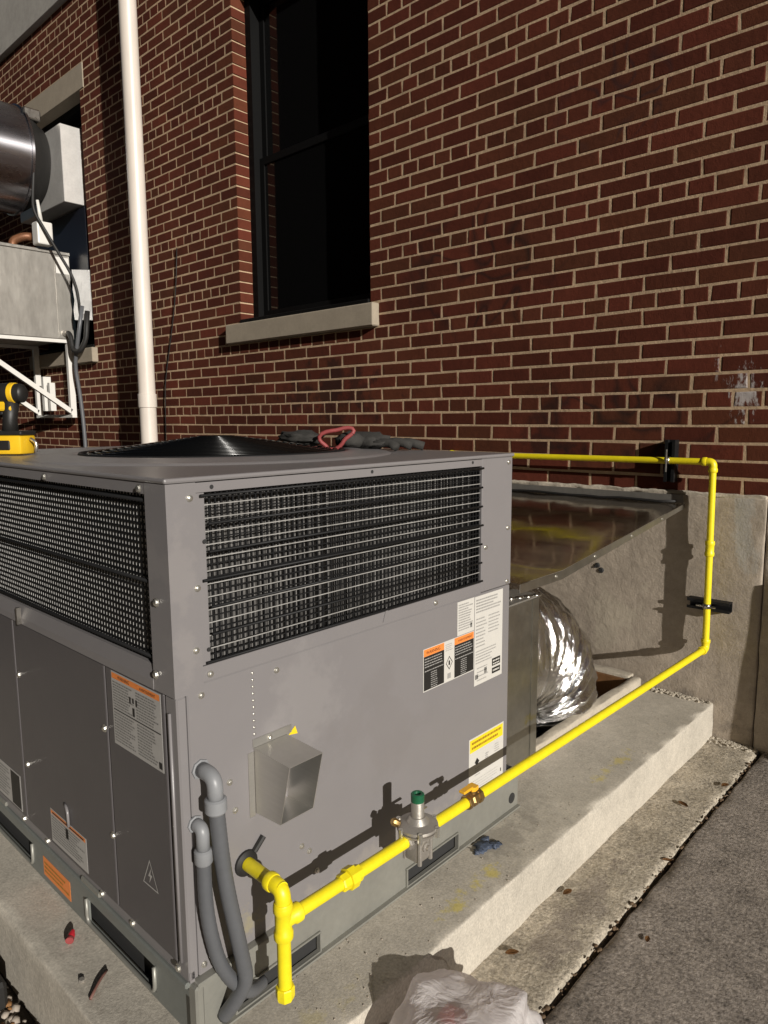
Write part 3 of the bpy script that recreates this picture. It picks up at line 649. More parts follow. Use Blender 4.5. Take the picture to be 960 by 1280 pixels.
a = obj('nameplate', FY.plate(-.99, -.795, -.682, -.585, d0, d1), 'sticker_grey', un); ink(FY, a, 'ink', lambda q: FY.quad(q, -.86, -.800, -.679, -.588, d2)); ink(FY, a, 'ink_pale', lambda q: lines(FY, q, -.985, -.865, -.675, -.592, 10, d2))
# lifting sticker on the rail, lightning triangle
FR_ = Fr((0, UY0+.012, 0), (1, 0, 0), (0, -1, 0))
a = obj('rail_sticker', FR_.plate(-.715, -.560, -.822, -.772, d0, d1), 'orange', un); ink(FR_, a, 'ink_brown', lambda q: lines(FR_, q, -.708, -.566, -.814, -.780, 3, d2, .45))
def f(q):
    o3 = [(-.144, -.520), (-.173, -.578), (-.115, -.578)]; c = (-.144, -.559)
    for i in range(3):
        p0, p1 = o3[i], o3[(i+1) % 3]; k = .86; sh = lambda p_: (c[0]+(p_[0]-c[0])*k, c[1]+(p_[1]-c[1])*k)
        q.faces.new([q.verts.new(FY.p(*t_, d1)) for t_ in (p0, p1, sh(p1), sh(p0))])
    q.faces.new([q.verts.new(FY.p(-.144+x, -.553+y, d1)) for x, y in ((.004, .016), (-.008, -.004), (-.001, -.003), (-.005, -.018), (.008, .002), (.001, .002))])
obj('shock_symbol', (lambda q: (f(q), q)[1])(bm_()), 'sticker_grey', un)

# flue hood
hd = bm_()
A_, F_, D_, E_ = (-.0205, -.313), (-.0205, -.446), (.086, -.317), (.056, -.441); y0, y1 = -2.153, -2.072; th = .0012
def sheet(bm, q):
    vs = [bm.verts.new(p) for p in q]; bm.faces.new(vs); return vs
sheet(hd, [(A_[0], y0, A_[1]), (A_[0], y1, A_[1]), (D_[0], y1, D_[1]), (D_[0], y0, D_[1])]); sheet(hd, [(A_[0], y0, A_[1]), (D_[0], y0, D_[1]), (E_[0], y0, E_[1]), (F_[0], y0, F_[1])])
sheet(hd, [(A_[0], y1, A_[1]), (D_[0], y1, D_[1]), (E_[0], y1, E_[1]), (F_[0], y1, F_[1])]); sheet(hd, [(F_[0], y0, F_[1]), (F_[0], y1, F_[1]), (E_[0], y1, E_[1]), (E_[0], y0, E_[1])])
bmesh.ops.remove_doubles(hd, verts=hd.verts, dist=.0001); bmesh.ops.recalc_face_normals(hd, faces=hd.faces); bmesh.ops.solidify(hd, geom=hd.faces[:], thickness=th)
ho = obj('flue_hood', hd, 'stainless', un)
obj('hood_flange', bx(UX1+.0003, UX1+.0018, y0-.002, y1+.012, -.3125, -.296), 'stainless', ho); obj('hood_flange', bx(UX1+.0003, UX1+.0018, y0-.014, y0-.001, -.45, -.32), 'stainless', ho)
obj('flue_opening', bx(UX1+.0004, UX1+.002, y0+.01, y1-.01, -.43, -.33), 'inside', ho)
screw((UX1+.002, -2.115, -.304), (1, 0, 0), .004, ho)

# conduits
cn = empty('electrical_conduit', 'thick grey flexible conduit looping from an upper elbow fitting down to the pad', 'conduit', (0, -2.27, Z_SLAB))
def ribbed(pts, r_, n=14):
    pts = fillet(pts, .14, 14); out = []; 
    for a, b_ in zip(pts, pts[1:]):
        k = max(1, int((b_-a).length/.0045)); out += [a.lerp(b_, i/k) for i in range(k)]
    out.append(pts[-1]); return tube(bm_(), out, [r_*(1+(.016 if i % 2 else -.016)) for i in range(len(out))], n)
def fitting(par, y, z, x1, r_):
    obj('elbow_fitting', tube(bm_(), fillet([(UX1, y, z), (x1, y, z), (x1, y, z-.045)], .03, 8), r_, 16), 'fitting', par, True)
    obj('locknut', lathe(bm_(), (UX1, y, z), (1, 0, 0), [(0, r_*1.3), (.004, r_*1.3), (.005, r_*1.1)], 8), 'fitting', par, False)
    obj('compression_nut', lathe(bm_(), (x1, y, z-.038), (0, 0, -1), [(0, r_*1.12), (.003, r_*1.38), (.024, r_*1.38), (.028, r_*1.15)], 18), 'fitting', par, True, 35)
fitting(cn, -2.270, -.310, .024, .0142)
obj('flexible_hose', ribbed([(.024, -2.270, -.36), (.028, -2.262, -.50), (.034, -2.236, -.66), (.030, -2.222, -.73), (.012, -2.236, -.775), (-.014, -2.246, -.815)], .0142), 'conduit', cn, True)
cn2 = empty('electrical_conduit', 'thinner grey conduit from the lower elbow fitting, bending behind the thick one', 'conduit', (0, -2.28, Z_SLAB))
fitting(cn2, -2.286, -.408, .003, .0120)
obj('flexible_hose', ribbed([(.003, -2.286, -.45), (.003, -2.286, -.58), (.008, -2.262, -.70), (.010, -2.205, -.782), (-.022, -2.150, -.812)], .0130), 'conduit', cn2, True)

# ------------------------------------------------------------------ gas line
gp = empty('gas_pipe', 'bright yellow threaded gas pipe with regulator running from the unit to the wall', 'gas pipe', (.1, -2.19, Z_SLAB))
PR = .0129
def G(n, bm, m='yellow', par=None, auto=40): return obj(n, bm, m, par or gp, True, auto)
def seg(a, b_, n='pipe_section'): return G(n, tube(bm_(), [a, b_], PR, 18))
def collar(p, ax, l, r_=PR*1.28):
    return [(0, r_*.93), (.003, r_), (l-.003, r_), (l, r_*.93)]
def elbow(c, d1_, d2_, l=.036):
    c = Vector(c); d1_ = Vector(d1_).normalized(); d2_ = Vector(d2_).normalized(); e = G('elbow', tube(bm_(), fillet([c+d1_*l, c, c+d2_*l], l*.9, 8), PR*1.17, 18))
    for d in (d1_, d2_): G('bead', lathe(bm_(), c+d*(l-.012), d, collar(0, 0, .016, PR*1.36), 18), par=e)
    return e
GX, GY = .100, -2.188; TZ = -.592; FARX = .126; WY = -.06; FZ = -.610; TOPZ = .134
seg((UX1-.01, -2.180, -.536), (GX, GY, -.530)); elbow((GX, GY, -.530), (-1, 0, 0), (0, 0, -1))
seg((GX, GY, -.545), (GX, GY, -.735))
t_ = G('tee', lathe(bm_(), (GX, GY, TZ+.034), (0, 0, -1), [(0, PR*1.3), (.003, PR*1.4), (.014, PR*1.4), (.018, PR*1.2), (.05, PR*1.2), (.054, PR*1.4), (.066, PR*1.4), (.069, PR*1.3)], 18))
d_ = Vector((FARX-GX, WY-GY, FZ-TZ)).normalized(); A0 = Vector((GX, GY, TZ))
G('tee_branch', lathe(bm_(), A0, d_, [(0, PR*1.18), (.020, PR*1.18), (.024, PR*1.4), (.036, PR*1.4), (.038, PR*1.25)], 18), par=t_)
G('end_cap', lathe(bm_(), (GX, GY, -.722), (0, 0, -1), [(0, PR*1.25), (.002, PR*1.38), (.020, PR*1.38), (.026, PR*1.2), (.027, .004)], 8), auto=25)
def along(y): return A0+d_*((y-GY)/d_.y)
yr = -1.815; yv = -1.613
seg(along(-2.16), along(yr-.04)); seg(along(yr+.035), along(yv-.018)); seg(along(yv+.018), along(WY-.02))
u_ = G('union', lathe(bm_(), along(-2.048), d_, [(0, PR*1.2), (.003, PR*1.35), (.018, PR*1.35), (.019, PR*1.72), (.038, PR*1.72), (.039, PR*1.3), (.052, PR*1.3), (.053, PR*1.15)], 8), auto=25)
elbow((FARX, WY, FZ), -d_, (0, 0, 1)); seg((FARX, WY, FZ+.02), (FARX-.004, WY, -.20)); seg((FARX-.004, WY, -.21), (FARX-.008, WY, TOPZ-.02))
G('coupling', lathe(bm_(), (FARX-.004, WY, -.235), (0, 0, 1), [(0, PR*1.25), (.003, PR*1.4), (.014, PR*1.4), (.018, PR*1.25), (.042, PR*1.25), (.046, PR*1.4), (.058, PR*1.4), (.061, PR*1.25)], 18))
elbow((FARX-.008, WY, TOPZ), (0, 0, -1), (-1, 0, 0)); seg((FARX-.03, WY, TOPZ), (-1.15, WY, TOPZ-.006)); elbow((-1.17, WY, TOPZ-.006), (1, 0, 0), (0, 1, 0)); seg((-1.17, WY+.02, TOPZ-.006), (-1.17, .02, TOPZ-.006))
G('escutcheon', lathe(bm_(), (UX1+.0005, -2.180, -.537), (1, 0, 0), [(0, .026), (.004, .025), (.007, .019), (.008, .0165)], 20), 'rubber')
G('grommet_tab', tube(bm_(), [(UX1+.004, -2.162, -.52), (UX1+.005, -2.140, -.498)], .006, 8), 'rubber')
# regulator
rc = along(yr); rg = obj('regulator', bx(rc.x-.021, rc.x+.021, rc.y-.022, rc.y+.022, rc.z-.055, rc.z+.012, bev=.007, seg=2), 'castiron', gp, True, 35)
def RG_(n, bm, m='castiron', auto=35): return obj(n, bm, m, rg, True, auto)
RG_('inlet_boss', lathe(bm_(), rc-d_*.042, d_, [(0, PR*1.25), (.003, PR*1.5), (.014, PR*1.5), (.016, PR*1.2), (.07, PR*1.2), (.072, PR*1.45), (.080, PR*1.45)], 8), auto=25)
for sx, sy in ((-1, -1), (1, -1), (1, 1), (-1, 1)): RG_('rib', tube(bm_(), [(rc.x+sx*.021, rc.y+sy*.018, rc.z-.056), (rc.x+sx*.021, rc.y+sy*.018, rc.z+.01)], .005, 8))
RG_('diaphragm_housing', lathe(bm_(), (rc.x, rc.y, rc.z+.008), (0, 0, 1), [(0, .030), (.003, .044), (.009, .046), (.0095, .041), (.0125, .041), (.013, .046), (.018, .045), (.021, .036), (.024, .026), (.036, .018)], 32))
for i in range(6):
    a = i*math.pi/3+.3; RG_('bolt', lathe(bm_(), (rc.x+.046*math.cos(a), rc.y+.046*math.sin(a), rc.z+.006), (0, 0, 1), [(0, .0055), (.022, .0055), (.023, .004)], 8), 'screw')
RG_('spring_tower', lathe(bm_(), (rc.x, rc.y, rc.z+.034), (0, 0, 1), [(0, .0165), (.004, .0145), (.044, .0145), (.046, .0135)], 20))
RG_('cap', lathe(bm_(), (rc.x, rc.y, rc.z+.078), (0, 0, 1), [(0, .0150), (.016, .0152), (.018, .013), (.0175, .008), (.013, .007)], 12), 'green')
RG_('vent_plug', lathe(bm_(), (rc.x-.03, rc.y-.030, rc.z+.026), (-.3, -.7, .5), [(0, .009), (.014, .009), (.018, .006)], 8), 'brass')
RG_('tag', bx(rc.x-.040, rc.x-.020, rc.y+.028, rc.y+.058, rc.z+.030, rc.z+.032), 'galv')
RG_('side_plug', lathe(bm_(), (rc.x+.02, rc.y, rc.z-.02), (1, 0, 0), [(0, .011), (.006, .011), (.007, .006), (.013, .006)], 8))
# valve
vc = along(yv); vl = obj('shutoff_valve', lathe(bm_(), vc-d_*.028, d_, [(0, PR*1.2), (.002, PR*1.38), (.012, PR*1.38), (.014, PR*1.1), (.020, PR*1.35), (.034, PR*1.35), (.040, PR*1.1), (.042, PR*1.38), (.054, PR*1.38), (.056, PR*1.2)], 8), 'brass', gp, True, 25)
obj('stem', lathe(bm_(), vc+Vector((0, 0, .012)), (0, 0, 1), [(0, .008), (.014, .008), (.015, .005), (.020, .005)], 10), 'brass', vl, True, 35)
hb = bm_(); prism(hb, [(-.010, .010), (.010, .010), (.012, -.004), (.007, -.012), (-.007, -.012), (-.012, -.004)], 'z', .024, .034)
box(hb, -.009, .009, -.045, -.008, .030, .037, bev=.002); bmesh.ops.translate(hb, vec=vc, verts=hb.verts)
obj('handle', hb, 'amber', vl)
# strut brackets
sb = empty('pipe_bracket', 'short black vertical strut on the brick holding the yellow pipe', 'bracket', (-.055, -.02, .05))
def strut(bm, x0, x1, z0, z1, vert):
    if vert: box(bm, x0, x0+.004, -.043, -.001, z0, z1); box(bm, x1-.004, x1, -.043, -.001, z0, z1); box(bm, x0+.004, x1-.004, -.005, -.001, z0, z1); box(bm, x0+.004, x0+.012, -.043, -.040, z0, z1); box(bm, x1-.012, x1-.004, -.043, -.040, z0, z1)
    else: box(bm, x0, x1, -.057, -.0165, z0, z0+.004); box(bm, x0, x1, -.057, -.0165, z1-.004, z1); box(bm, x0, x1, -.021, -.0165, z0+.004, z1-.004); box(bm, x0, x1, -.057, -.054, z0+.004, z0+.011); box(bm, x0, x1, -.057, -.054, z1-.011, z1-.004)
    return bm
obj('channel', strut(bm_(), -.078, -.037, .045, .215, True), 'black', sb)
cl = tube(bm_(), [(-.062, WY, TOPZ), (-.048, WY, TOPZ)], PR*1.18, 14); obj('clamp', cl, 'galv', sb, True); obj('clamp_bolt', tube(bm_(), [(-.055, WY-.02, TOPZ+.045), (-.055, WY-.02, TOPZ-.045)], .0035, 6), 'galv', sb)
sb2 = empty('pipe_bracket', 'short black horizontal strut on the concrete foundation clamping the upright yellow pipe', 'bracket', (.12, -.03, -.45))
obj('channel', strut(bm_(), .045, .205, -.455, -.414, False), 'black', sb2); obj('clamp', tube(bm_(), [(FARX-.002, WY-.003, -.444), (FARX-.002, WY-.003, -.426)], PR*1.22, 14), 'galv', sb2, True); obj('clamp_bolt', tube(bm_(), [(FARX-.04, WY-.012, -.435), (FARX+.034, WY-.012, -.435)], .004, 6), 'galv', sb2)

# ------------------------------------------------------------------ ductwork between unit and wall
dl = empty('duct_cover', 'sloping sheet metal duct cover fixed to the wall behind the unit', 'duct cover', (-.4, -.6, -.1))
pb = bm_(); lx0, lx1 = -1.15, .002
lz = lambda y: -.040-.113*min(-y-.02, .99)
NX_, NY_ = 16, 20
gv = [[pb.verts.new((lx0+(lx1-lx0)*i/NX_, -1.25+1.23*j/NY_, lz(-1.25+1.23*j/NY_)+.003*noise.noise(Vector((i*.5, j*.4, 0)))*min(1, (NX_-i)*.35))) for j in range(NY_+1)] for i in range(NX_+1)]
for i in range(NX_):
    for j in range(NY_): pb.faces.new((gv[i][j], gv[i+1][j], gv[i+1][j+1], gv[i][j+1]))
bmesh.ops.solidify(pb, geom=pb.faces[:], thickness=.0015)
obj('lid_sheet', pb, 'lid', dl, True, 30)
lp2 = bm_()
prism(lp2, [(-.02, -.0415), (-1.01, lz(-1.01)-.0015), (-1.25, lz(-1.25)-.0015), (-1.25, lz(-1.25)-.027), (-1.01, lz(-1.01)-.027), (-.02, -.060)], 'x', lx1, lx1+.002)
obj('folded_lip', lp2, 'galv_dark', dl)
obj('wall_flange', bx(lx0, lx1-.004, -.022, -.017, -.038, -.006), 'galv_old', dl)
obj('sealant', tube(bm_(), [(lx0+i*.08, -.023, -.036+random.uniform(-.003, .003)) for i in range(15)], .006, 6), 'rubber', dl, True)
for y in (-.25, -.52, -.8, -1.05): screw((lx1+.002, y, lz(y)-.012), (1, 0, 0), .004, dl)
cb = empty('duct_collar', 'upright galvanised metal discharge box on the back of the unit', 'duct collar', (-.4, -1.14, Z_SLAB))
obj('box_shell', bx(-.85, -.060, UY1+.002, -1.035, -.770, -.238, bev=.002), 'galv_dark', cb); obj('top_flange', bx(-.85, -.056, UY1+.002, -1.030, -.237, -.232), 'galv_old', cb)
sm = bm_(); box(sm, -.0595, -.0575, -1.075, -1.040, -.765, -.240); obj('seam', sm, 'galv_dark', cb)
for i in range(5): blob(b_ := bm_(), (-.060-i*.012, -1.05-i*.03, -.2315), (.014, .02, .004), 1, .4, 3, i); obj('sealant_dab', b_, 'galv', cb, True)
# flexible duct
fd = empty('flexible_duct', 'crinkled silver foil flexible duct bending down into the opening in the pad', 'flexible duct', (-.44, -.55, -.98))
FDX = -.395
path = [Vector((FDX, -1.05+i*.03, -.53)) for i in range(9)]; c0 = Vector((FDX, -.80, -.83)); 
for i in range(1, 31):
    a = math.pi/2*i/30; path.append(c0+Vector((0, math.sin(a)*.30, math.cos(a)*.30)))
for i in range(1, 8): path.append(Vector((FDX, -.50, -.83-.024*i)))
fine = []
for a, b_ in zip(path, path[1:]): fine += [a.lerp(b_, k/4) for k in range(4)]
fb = bm_(); NR = 96; rings = []; rad = .245
for i, p in enumerate(fine):
    t = (fine[min(i+1, len(fine)-1)]-fine[max(i-1, 0)]).normalized(); u = Vector((1, 0, 0)); v_ = t.cross(u).normalized(); rr = []
    for k in range(NR):
        a = 2*math.pi*k/NR; d = u*math.cos(a)+v_*math.sin(a); q = Vector((i*.055, math.cos(a)*1.4, math.sin(a)*1.4))
        inner = -d.dot((p-c0).normalized()) if i > 20 else 0
        lowr = min(1, max(0, (i-40)/50)); wr = (.0045+.006*lowr)*math.sin(i*.50+2.0*noise.noise(q*.7)+1.2*noise.noise(q*2.1)) + .014*noise.noise(q*1.1) + (.003+.009*lowr)*abs(noise.noise(Vector((i*.20, math.cos(a)*4, math.sin(a)*4))))+(.001+.004*lowr)*noise.noise(Vector((i*.5, math.cos(a)*9, math.sin(a)*9)))
        rr.append(fb.verts.new(p+d*(rad+wr)))
    rings.append(rr)
for a, b_ in zip(rings, rings[1:]):
    for k in range(NR): fb.faces.new((a[k], a[(k+1) % NR], b_[(k+1) % NR], b_[k]))
obj('foil_sleeve', fb, 'foil', fd, True)

# ------------------------------------------------------------------ fan, box and bracket by the far window
BX0, BX1, BY0, BY1, BZ0, BZ1 = -6.25, -5.44, -1.05, -.03, 1.03, 1.755
mb = empty('equipment_box', 'dull galvanised metal box on a triangular wall bracket beside the far window', 'metal box', (-5.85, -.5, BZ0))
obj('box_body', bx(BX0, BX1, BY0, BY1, BZ0, BZ1, bev=.004), 'galv_old', mb); obj('box_lid', bx(BX0-.008, BX1+.008, BY0-.008, BY1+.004, BZ1, BZ1+.028, bev=.004), 'galv_old', mb)
obj('box_label', bx(BX1+.0005, BX1+.002, -.155, -.04, BZ1-.16, BZ1-.02), 'white', mb); obj('seam_strip', bx(BX1+.0005, BX1+.004, -.165, -.16, BZ0+.01, BZ1-.01), 'galv_old', mb)
obj('cable_gland', lathe(bm_(), (BX1, -.11, BZ0+.05), (1, 0, 0), [(0, .03), (.02, .03), (.03, .02), (.06, .02)], 12), 'castiron', mb, True, 40)
br = empty('wall_bracket', 'white painted triangular steel bracket on the bricks carrying the metal box', 'bracket', (-5.85, -.2, .36))
for X in (BX1-.03, BX0+.03):
    obj('upright', bar(bm_(), (X, -.07, .36), (X, -.07, BZ0-.03), .05, .04), 'white', br); obj('arm', bx(X-.025, X+.025, BY0-.05, -.05, BZ0-.032, BZ0-.003), 'white', br)
    obj('diagonal', bar(bm_(), (X, -.09, .39), (X, -.92, BZ0-.05), .04, .04), 'white', br)
obj('cross_bar', bx(BX0, BX1, -.092, -.05, .335, .362), 'white', br)
obj('rear_upright', bar(bm_(), (-5.95, -.10, .40), (-5.95, -.10, .72), .07, .05), 'white', br); obj('rear_upright', bar(bm_(), (-5.84, -.10, .40), (-5.84, -.10, .66), .05, .05), 'white', br)
fn = empty('exhaust_fan', 'large shiny metal drum fan ducted into the far window above the metal box', 'exhaust fan', (-5.75, -.5, 2.1))
fc = (-5.76, 0, 2.56)
obj('drum', lathe(bm_(), (fc[0], -1.4, fc[2]), (0, 1, 0), [(0, .44), (1.06, .44), (1.065, .452), (1.085, .452), (1.09, .43)], 64), 'drum', fn, True, 30)
obj('drum_seam', lathe(bm_(), (fc[0], -.95, fc[2]), (0, 1, 0), [(0, .4405), (.002, .446), (.02, .446), (.022, .4405)], 64, cap=False), 'drum', fn, True)
obj('neck', lathe(bm_(), (fc[0], -.315, fc[2]), (0, 1, 0), [(0, .425), (.05, .41), (.10, .375), (.14, .335), (.18, .32)], 48), 'rubber', fn, True, 40)
obj('duct_flange', bx(-6.2, -5.235, -.13, .10, 2.16, 2.79, bev=.004), 'galv_bright', fn)
for i, (y, z, s) in enumerate(((-.72, 2.28, .05), (-.70, 2.20, .03))):
    b3 = bm_(); X = fc[0]+math.sqrt(.44**2-(z-fc[2])**2); blob(b3, (X, y, z), (.004, s, s*.75), 2, .4, 2, i); obj('paper_tag', b3, 'white', fn, True)
obj('motor_bracket', bx(-5.55, -5.43, -.34, -.2, 2.83, 2.92, bev=.01), 'galv', fn)
jb = empty('junction_box', 'small white junction box with a white stem hanging under the drum fan', 'junction box', (-5.40, -.26, 1.95))
obj('box', bx(-5.46, -5.34, -.33, -.20, 1.80, 1.99, bev=.012, seg=2), 'white', jb); obj('stem', tube(bm_(), [(-5.40, -.27, 1.985), (-5.40, -.29, 2.17)], [.018, .012], 10), 'white', jb, True)
tag(obj('rusted_elbow', tube(bm_(), fillet([(-5.66, -.42, 1.785), (-5.66, -.42, 1.86), (-5.60, -.34, 1.90), (-5.58, -.28, 1.90)], .05), .035, 12), 'copper', None, True), 'rusty copper coloured pipe stub on top of the metal box', 'pipe stub')
tag(obj('window_board', bx(-6.25, -5.19, .02, .035, 1.62, 2.14), 'darkblue'), 'dark blue panel closing part of the far window behind the metal box', 'panel')
fo = bm_(); 
vs = [[fo.verts.new((-5.25+.026*i, -.10+.030*i+.02*noise.noise(Vector((i*.9, j*.8, 2))), 1.18+.085*j)) for j in range(6)] for i in range(6)]
for i in range(5):
    for j in range(5): fo.faces.new((vs[i][j], vs[i+1][j], vs[i+1][j+1], vs[i][j+1]))
bmesh.ops.solidify(fo, geom=fo.faces[:], thickness=.002)
tag(obj('foil_panel', fo, 'sheetwhite', None), 'crumpled white sheet in the far window between the metal box and the bricks', 'sheet')
def cable(pts, r_, lab, m='rubber'): tag(obj('cable', tube(bm_(), fillet(pts, .25, 8), r_, 8), m, None, True), lab, 'cable')
cable([(-5.45, -.40, 2.86), (-5.36, -.30, 2.55), (-5.36, -.34, 2.2), (-5.33, -.36, 2.06), (-5.28, -.2, 1.75), (-5.22, -.08, 1.5), (-5.22, -.06, 1.2)], .013, 'black cable curving from the drum fan down past the junction box')
cable([(-5.38, -.11, 1.08), (-5.33, -.11, 1.05), (-5.28, -.12, .92), (-5.2, -.1, .90), (-5.14, -.06, 1.0), (-5.13, -.04, 1.25)], .022, 'thick black cable looping from the metal box up into the far window')
cable([(-5.20, -.05, 1.3), (-5.24, -.09, 1.0), (-5.33, -.09, .8), (-5.34, -.05, .5), (-5.33, -.04, .2), (-5.33, -.04, -.3)], .018, 'grey cable running down the bricks beside the triangular bracket', 'conduit')

# ------------------------------------------------------------------ things on and around the unit
dr = empty('cordless_drill', 'yellow and black cordless drill standing on its battery on top of the unit', 'drill', (-1.06, -2.17, .214))
ddir = Vector((-.80, -.60, 0)).normalized(); dside = Vector((-ddir.y, ddir.x, 0)); D0 = Vector((-1.105, -2.165, .2145))
def dbox(bm, a0, a1, s, z0, z1, bev=.006):
    r = bmesh.ops.create_cube(bm, size=1); vs = r['verts']
    bmesh.ops.scale(bm, vec=(a1-a0, 2*s, z1-z0), verts=vs)
    es = list({e for v in vs for e in v.link_edges}); res = bmesh.ops.bevel(bm, geom=es, offset=bev, segments=2, affect='EDGES', profile=.5)
    vs = list({v for f in res['faces'] for v in f.verts} | {v for v in vs if v.is_valid})
    for v in vs:
        c = v.co+Vector(((a0+a1)/2, 0, (z0+z1)/2)); v.co = D0+ddir*c.x+dside*c.y+Vector((0, 0, c.z))
    return bm
obj('battery', dbox(bm_(), -.055, .065, .037, .002, .056, .008), 'toolyellow', dr, True, 40)
obj('battery_face', dbox(bm_(), -.025, .03, .0385, .012, .044, .006), 'blackplastic', dr); obj('battery_cap', dbox(bm_(), -.058, .06, .036, .055, .068, .005), 'blackplastic', dr)
obj('handle', tube(bm_(), [D0+Vector((0, 0, .06))-ddir*.002, D0+Vector((0, 0, .10))-ddir*.004, D0+Vector((0, 0, .15))-ddir*.012], [.022, .019, .021], 14), 'blackplastic', dr, True)
obj('trigger', dbox(bm_(), .010, .028, .009, .112, .142, .004), 'blackplastic', dr); obj('grip_collar', dbox(bm_(), -.022, .018, .019, .122, .15, .006), 'toolyellow', dr)
hc = D0+Vector((0, 0, .172)); obj('motor_housing', lathe(bm_(), hc-ddir*.052, ddir, [(0, .016), (.006, .026), (.05, .029), (.09, .027), (.10, .022)], 20), 'blackplastic', dr, True, 40)
obj('rear_cap', lathe(bm_(), hc-ddir*.056, ddir, [(0, .012), (.003, .018), (.008, .024), (.010, .0245)], 20), 'blackplastic', dr, True, 40)
obj('yellow_band', lathe(bm_(), hc-ddir*.030, ddir, [(0, .0275), (.002, .0295), (.014, .0298), (.016, .028)], 20), 'toolyellow', dr, True, 40)
obj('gear_case', lathe(bm_(), hc+ddir*.045, ddir, [(0, .023), (.02, .022), (.05, .016), (.055, .012), (.085, .011)], 18), 'castiron', dr, True, 40)
obj('belt_clip', tube(bm_(), fillet([D0-ddir*.06+Vector((0, 0, .045)), D0-ddir*.078+Vector((0, 0, .035)), D0-ddir*.075+Vector((0, 0, .008))], .01), .005, 8), 'screw', dr, True)

gl = empty('work_glove', 'crumpled black work glove with a red cuff lying on the fan grille edge', 'glove', (-.55, -1.42, .22))
gb = bm_()
blob(gb, (-.475, -1.375, .242), (.10, .055, .028), 3, .35, 3.2, 4); obj('palm', gb, 'cloth', gl, True)
for i, (x, y, z, a) in enumerate(((-.41, -1.36, .236, .3), (-.40, -1.33, .234, .6), (-.42, -1.40, .234, 0))):
    obj('finger', tube(bm_(), fillet([(x, y, z), (x+.045, y+.02, z+.006), (x+.08, y+.05*a+.02, z-.008)], .02), [.015]*9+[.010] if False else .013, 8), 'cloth', gl, True)
cuff = []
cc_ = Vector((-.47, -1.50, .254))
for i in range(25):
    a = 2*math.pi*i/24; k = 1+.18*math.sin(3*a+.4); cuff.append(cc_+Vector((.055, .038, 0)).normalized()*.046*math.cos(a)*k+Vector((0, .004*math.sin(2*a), .027*math.sin(a)*k+.013*math.cos(a))))
obj('cuff_trim', tube(bm_(), cuff, .0062, 8, cap=False), 'redtrim', gl, True)
gb = bm_(); blob(gb, (-.475, -1.44, .246), (.045, .04, .024), 3, .3, 3, 9); obj('cuff', gb, 'cloth', gl, True)
g2 = bm_(); blob(g2, (-.63, -1.50, .252), (.085, .05, .022), 3, .4, 3.4, 6); tag(obj('rag', g2, 'cloth', None, True), 'dark grey crumpled rag beside the red cuffed glove on the fan grille', 'rag')

# plastic bag with rubbish on the apron
bgx, bgy = .325, -1.955
bag = empty('plastic_bag', 'crumpled white translucent plastic bag leaning on the side of the concrete pad', 'plastic bag', (bgx, bgy, Z_GR))
def bagmesh(c, rad, sub, seed, amp):
    rnd = random.Random(seed); pl_ = []
    for i in range(46):
        n_ = Vector((rnd.gauss(0, 1), rnd.gauss(0, 1), rnd.gauss(0, 1))).normalized(); pl_.append((n_, rnd.uniform(.80, 1.02)))
    bm = bm_(); r = bmesh.ops.create_icosphere(bm, subdivisions=sub, radius=1)
    for v in r['verts']:
        d = v.co.normalized(); w_ = d+.10*Vector((noise.noise(d*2.2), noise.noise(d*2.2+Vector((5, 0, 0))), noise.noise(d*2.2+Vector((0, 5, 0)))))
        k = min(1.18, min((h_/max(.05, n_.dot(w_))) for n_, h_ in pl_ if n_.dot(w_) > .05))
        k *= 1+amp*noise.noise(d*1.4+Vector((seed, 0, 0))); k += .022*(1-abs(noise.noise(d*4.3+Vector((0, seed, 0))))*2.2)+.012*noise.noise(d*11)
        v.co = Vector(c)+Vector((d.x*rad[0], d.y*rad[1], d.z*rad[2]))*k; v.co.z = max(v.co.z, Z_GR+.008+.004*noise.noise(d*9))
        v.co.x = max(v.co.x, .172+.006*noise.noise(d*7)) if v.co.z < Z_SLAB else v.co.x
    return bm
obj('film', bagmesh((bgx, bgy, -.895), (.160, .185, .125), 5, 3, .14), 'bag', bag, True)
c1 = bm_(); blob(c1, (bgx+.01, bgy-.02, -.925), (.085, .10, .052), 3, .3, 2.5, 3, Z_GR+.014); obj('white_contents', c1, 'white', bag, True)
for i, (dx_, dy_, dz_) in enumerate(((-.07, .07, -.90), (.05, .05, -.865), (.08, -.02, -.90), (-.03, -.09, -.87))):
    c1 = bm_(); blob(c1, (bgx+dx_, bgy+dy_, dz_), (.030, .028, .016), 2, .4, 3, i); obj('red_scrap', c1, 'red', bag, True)

# litter
def leaf(x, y, z, l, rz, lab):
    bm = bm_(); c, s = math.cos(rz), math.sin(rz); rows = []
    for i in range(7):
        t = i/6; w_ = l*.26*math.sin(math.pi*min(1, t*.9+.06))**.8; zz = z+.004+.25*l*(t-.5)**2
        rows.append([bm.verts.new((x+c*(t-.5)*l-s*o_*w_, y+s*(t-.5)*l+c*o_*w_, zz+abs(o_)*w_*.5)) for o_ in (-1, 0, 1)])
    for a, b_ in zip(rows, rows[1:]):
        for k in range(2): bm.faces.new((a[k], a[k+1], b_[k+1], b_[k]))
    bmesh.ops.solidify(bm, geom=bm.faces[:], thickness=.0008)
    tag(obj('dry_leaf', bm, 'leaf', None, True), lab, 'leaf', 'dry leaves on the concrete strip')
leaf(.198, -1.57, Z_GR, .034, .9, 'curled brown leaf on the concrete strip against the pad side, near the bag'); leaf(.190, -1.28, Z_GR, .034, 1.4, 'long brown leaf on the concrete strip halfway along the pad side')
leaf(.26, -.62, Z_GR, .04, 2.7, 'thin twig like leaf on the concrete strip towards the wall')
